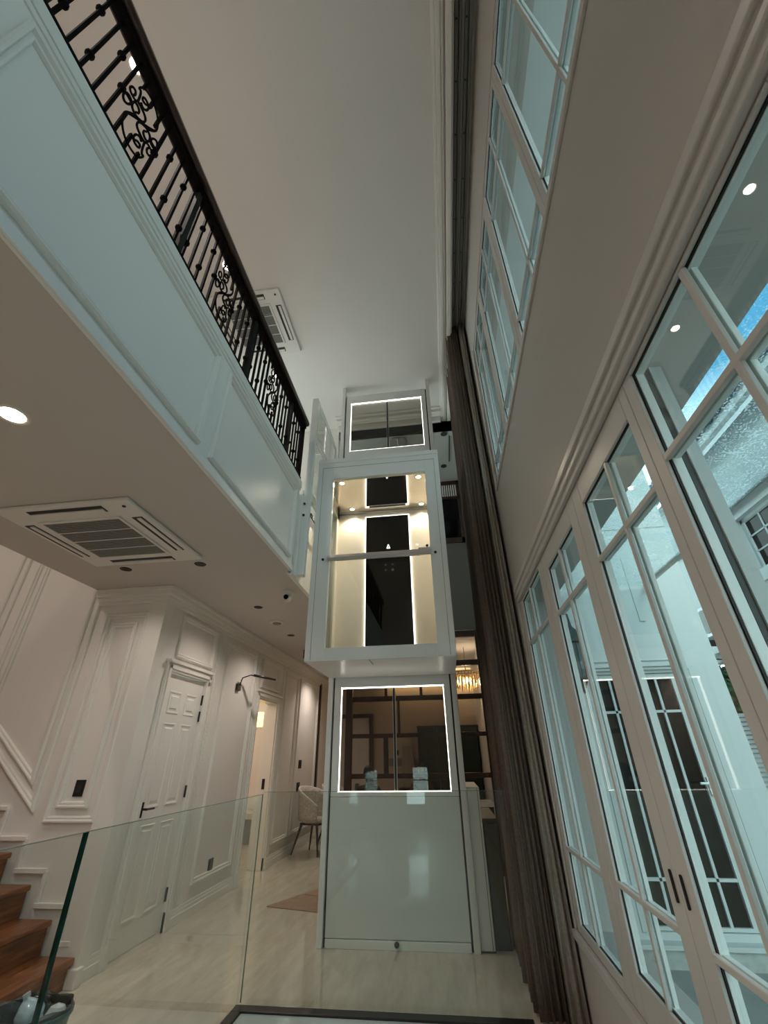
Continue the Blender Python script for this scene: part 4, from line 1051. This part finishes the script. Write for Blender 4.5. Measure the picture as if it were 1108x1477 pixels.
# soffit over the lower windows with lights, glass canopy beyond
sf = MB().box(XR+.25, 1.385, -3.6, YW, 3.0, 3.18).box(XR+.25, XR+.31, -3.6, YW, 2.90, 3.0).box(XR+.31, XR+.36, -3.6, YW, 2.95, 3.0)
soff = struct('soffit', sf, 'soffit', 'white soffit outside above the tall windows', 'soffit')
for x, y, lb in ((1.175, .862, 'lit outside soffit downlight farther from the white wing'), (1.18, 1.425, 'lit outside soffit downlight closer to the white wing')):
    d = downlight(x, y, 3.0, lb, True, 0, 'outside soffit downlights', r=.024)
    for c in d.children:
        if c.name.startswith('lens'): c.data.materials[0] = M['lampcool']
    spot('soffit_beam', (x, y, 2.97), 3, (.95, 1, .97), 120, .8, .03, d)
wlk = thing('flood_light', 'bright lamp on the outside wall over the glazed door', 'lamp', (2.42, YW, 4.25))
MB().box(2.36, 2.48, YW-.06, YW, 4.20, 4.30).build('housing', 'lift', wlk, bevel=.006); MB().box(2.37, 2.47, YW-.066, YW-.06, 4.21, 4.29).build('lens', 'lampcool', wlk)
cn = thing('glass_canopy', 'rain wet glass canopy outside the tall windows', 'canopy', (1.9, 2, 3.0))
MB().box(1.385, 2.44, -3.0, 5.15, 3.02, 3.032).build('glass_sheet', 'drops', cn)
MB().box(2.44, 2.47, -3.0, 5.15, 3.0, 3.05).build('edge_bar', 'frameshade', cn)
struct('roof_eave', MB().box(XR+.25, 1.45, -5, YW, 5.62, 5.8).box(1.45, 1.55, -5, YW, 5.55, 5.85), 'soffit', 'white underside of the main roof eave', 'eave')

# neighbouring house across the alley
nh = thing('neighbouring_house', 'white neighbouring house with blue-grey tile roof and gridded windows', 'house', (5.5, 6, -.22))
XN = 5.0
hw = MB(); wins = [(6.02-1.35, 6.93, 3.75, 4.62), (7.55, 8.62, 3.75, 4.62), (3.0, 4.1, 3.75, 4.62)]
ys = sorted({-6.0, 9.0} | {w_[0] for w_ in wins} | {w_[1] for w_ in wins})
for a, b2 in zip(ys[:-1], ys[1:]):
    if any(abs(a-w_[0]) < 1e-6 for w_ in wins): hw.box(XN, XN+.2, a, b2, 2.78 if a > 7.5 else -.22, 3.75).box(XN, XN+.2, a, b2, 4.62, 5.95)
    else: hw.box(XN, XN+.2, a, b2, 2.78 if a > 8.5 else -.22, 5.95)
hw.box(XN+.2, XN+5, 8.8, 9.0, 2.78, 5.95).box(XN+.2, XN+5, 7.35, 7.55, -.22, 2.78).box(XN, XN+5, 7.55, 9.0, 2.70, 2.78)
hw.build('wall', 'ext', nh)
MB().box(XN-.06, XN, -6, 9.0, 4.70, 4.86).box(XN-.04, XN, -6, 9.0, 3.55, 3.68).build('string_course', 'ext', nh)
for i, (a, b2, z0, z1) in enumerate(wins):
    fr = MB().box(XN+.10, XN+.15, a, a+.05, z0, z1).box(XN+.10, XN+.15, b2-.05, b2, z0, z1).box(XN+.10, XN+.15, a, b2, z0, z0+.05).box(XN+.10, XN+.15, a, b2, z1-.05, z1)
    wn = fr.build('window', 'ext', nh)
    nc = max(3, round((b2-a)/.36)); cw = (b2-a-.1)/nc; chh = (z1-z0-.1)/3
    for c in range(nc):
        for r_ in range(3):
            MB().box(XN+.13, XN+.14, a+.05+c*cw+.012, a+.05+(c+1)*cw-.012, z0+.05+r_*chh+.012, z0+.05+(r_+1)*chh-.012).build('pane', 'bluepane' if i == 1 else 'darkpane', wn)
    mt = MB()
    for c in range(1, nc): mt.box(XN+.115, XN+.145, a+.05+c*cw-.012, a+.05+c*cw+.012, z0+.05, z1-.05)
    for r_ in (1, 2): mt.box(XN+.115, XN+.145, a+.05, b2-.05, z0+.05+r_*chh-.012, z0+.05+r_*chh+.012)
    mt.build('muntin', 'ext', wn)
rf = MB().ring([[(4.55, -6.5, 6.0), (9, -6.5, 9.1), (9, -6.5, 8.9), (4.55, -6.5, 5.90)], [(4.55, 9.2, 6.0), (9, 9.2, 9.1), (9, 9.2, 8.9), (4.55, 9.2, 5.90)]])
rfo = rf.build('roof', 'rooftile', nh)
src = None
for k in range(74):
    y = -6.3+k*.21
    if src is None:
        src = MB().lathe([(.09, 0), (.10, .02), (.10, .34), (.09, .36)], (0, 0, 0), 8, axis='x').build('ridge_tile', 'rooftile', rfo); src.location = (4.50, y, 5.99); adopt(src, rfo); src.matrix_parent_inverse = rfo.matrix_parent_inverse.copy() if False else src.matrix_parent_inverse
    else: share(src, 'ridge_tile', rfo, (0, y-src.location.y, 0))
MB().box(4.62, 4.72, -6, 9.0, 5.77, 5.93).build('gutter', 'ext', nh)
MB().box(XN-.02, XN, 4.4, 6.2, .2, 3.3).build('stone_panel', 'extgrey', nh)
acu = thing('outdoor_unit', 'white outdoor air conditioner unit on the neighbouring house wall', 'air conditioner', (4.8, 8.1, 3.0))
MB().box(4.62, 5.0, 7.75, 8.5, 3.02, 3.52).build('casing', 'lift', acu, bevel=.01)
MB().lathe([(.20, 0), (.20, -.012), (.17, -.016)], (4.62, 8.05, 3.27), 20, axis='x').build('fan_grille', 'acgrille', acu)
MB().box(4.66, 5.0, 7.85, 7.89, 2.92, 3.02).box(4.66, 5.0, 8.36, 8.40, 2.92, 3.02).build('bracket', 'lantern', acu)
aw = thing('awning', 'dark patterned awning on the neighbouring house below the outdoor unit', 'awning', (4.8, 8.4, 2.7))
MB().ring([[(5.0, y, 2.86), (4.35, y, 2.66), (4.35, y, 2.62), (5.0, y, 2.82)] for y in (7.9, 8.9)]).build('canopy', 'extgrey', aw)
MB().tube([(4.99, 8.0, 2.6), (4.4, 8.0, 2.65)], .012, 6).tube([(4.99, 8.8, 2.6), (4.4, 8.8, 2.65)], .012, 6).build('bracket', 'lantern', aw)
struct('wall_garden', MB().box(2.95, 12, 13.0, 13.2, -.22, 2.3), 'plinth', 'grey garden wall behind the tree', 'wall')
# louvred fence and tree beyond the wing
fn = thing('louvre_fence', 'white horizontal louvre fence in front of the green tree', 'fence', (4.6, 9.15, -.22))
src = None
for k in range(30):
    z = -.17+k*.069
    if src is None:
        src = MB().ring([[(x, y+9.15, zz) for y, zz in ((-.03, 0), (.03, .035), (.03, .062), (-.03, .040))] for x in (3.2, 7.5)]).build('slat', 'ext', fn); src.location = (0, 0, z)
    else: share(src, 'slat', fn, (0, 0, z-src.location.z))
for x in (3.2, 4.25, 5.9, 7.4): MB().box(x, x+.06, 9.18, 9.24, -.22, 1.92).build('post', 'ext', fn)
tre = thing('tree', 'dense green leafy tree behind the louvre fence', 'tree', (5.9, 10.6, -.22))
MB().tube([(5.9, 10.6, -.22), (5.95, 10.62, .9), (5.88, 10.6, 1.9)], [.11, .09, .05], 10).build('trunk', 'bark', tre, smooth=True)
lm = MB(); rnd = random.Random(4)
for k in range(7000):
    a, b2, c = rnd.gauss(0, 1), rnd.gauss(0, 1), rnd.gauss(0, 1); n_ = math.sqrt(a*a+b2*b2+c*c); q = rnd.uniform(.55, 1)
    p = Vector((5.9+1.25*q*a/n_, 10.6+1.1*q*b2/n_, 2.05+.85*q*c/n_))
    u = Vector((rnd.uniform(-1, 1), rnd.uniform(-1, 1), rnd.uniform(-1, 1))).normalized(); w_ = u.orthogonal().normalized(); s = rnd.uniform(.07, .12)
    i = len(lm.v); lm.v += [p-u*s, p+w_*s*.45, p+u*s, p-w_*s*.45]; lm.f.append((i, i+1, i+2, i+3))
tag(lm.build('foliage', 'leaf', tre), kind='stuff')
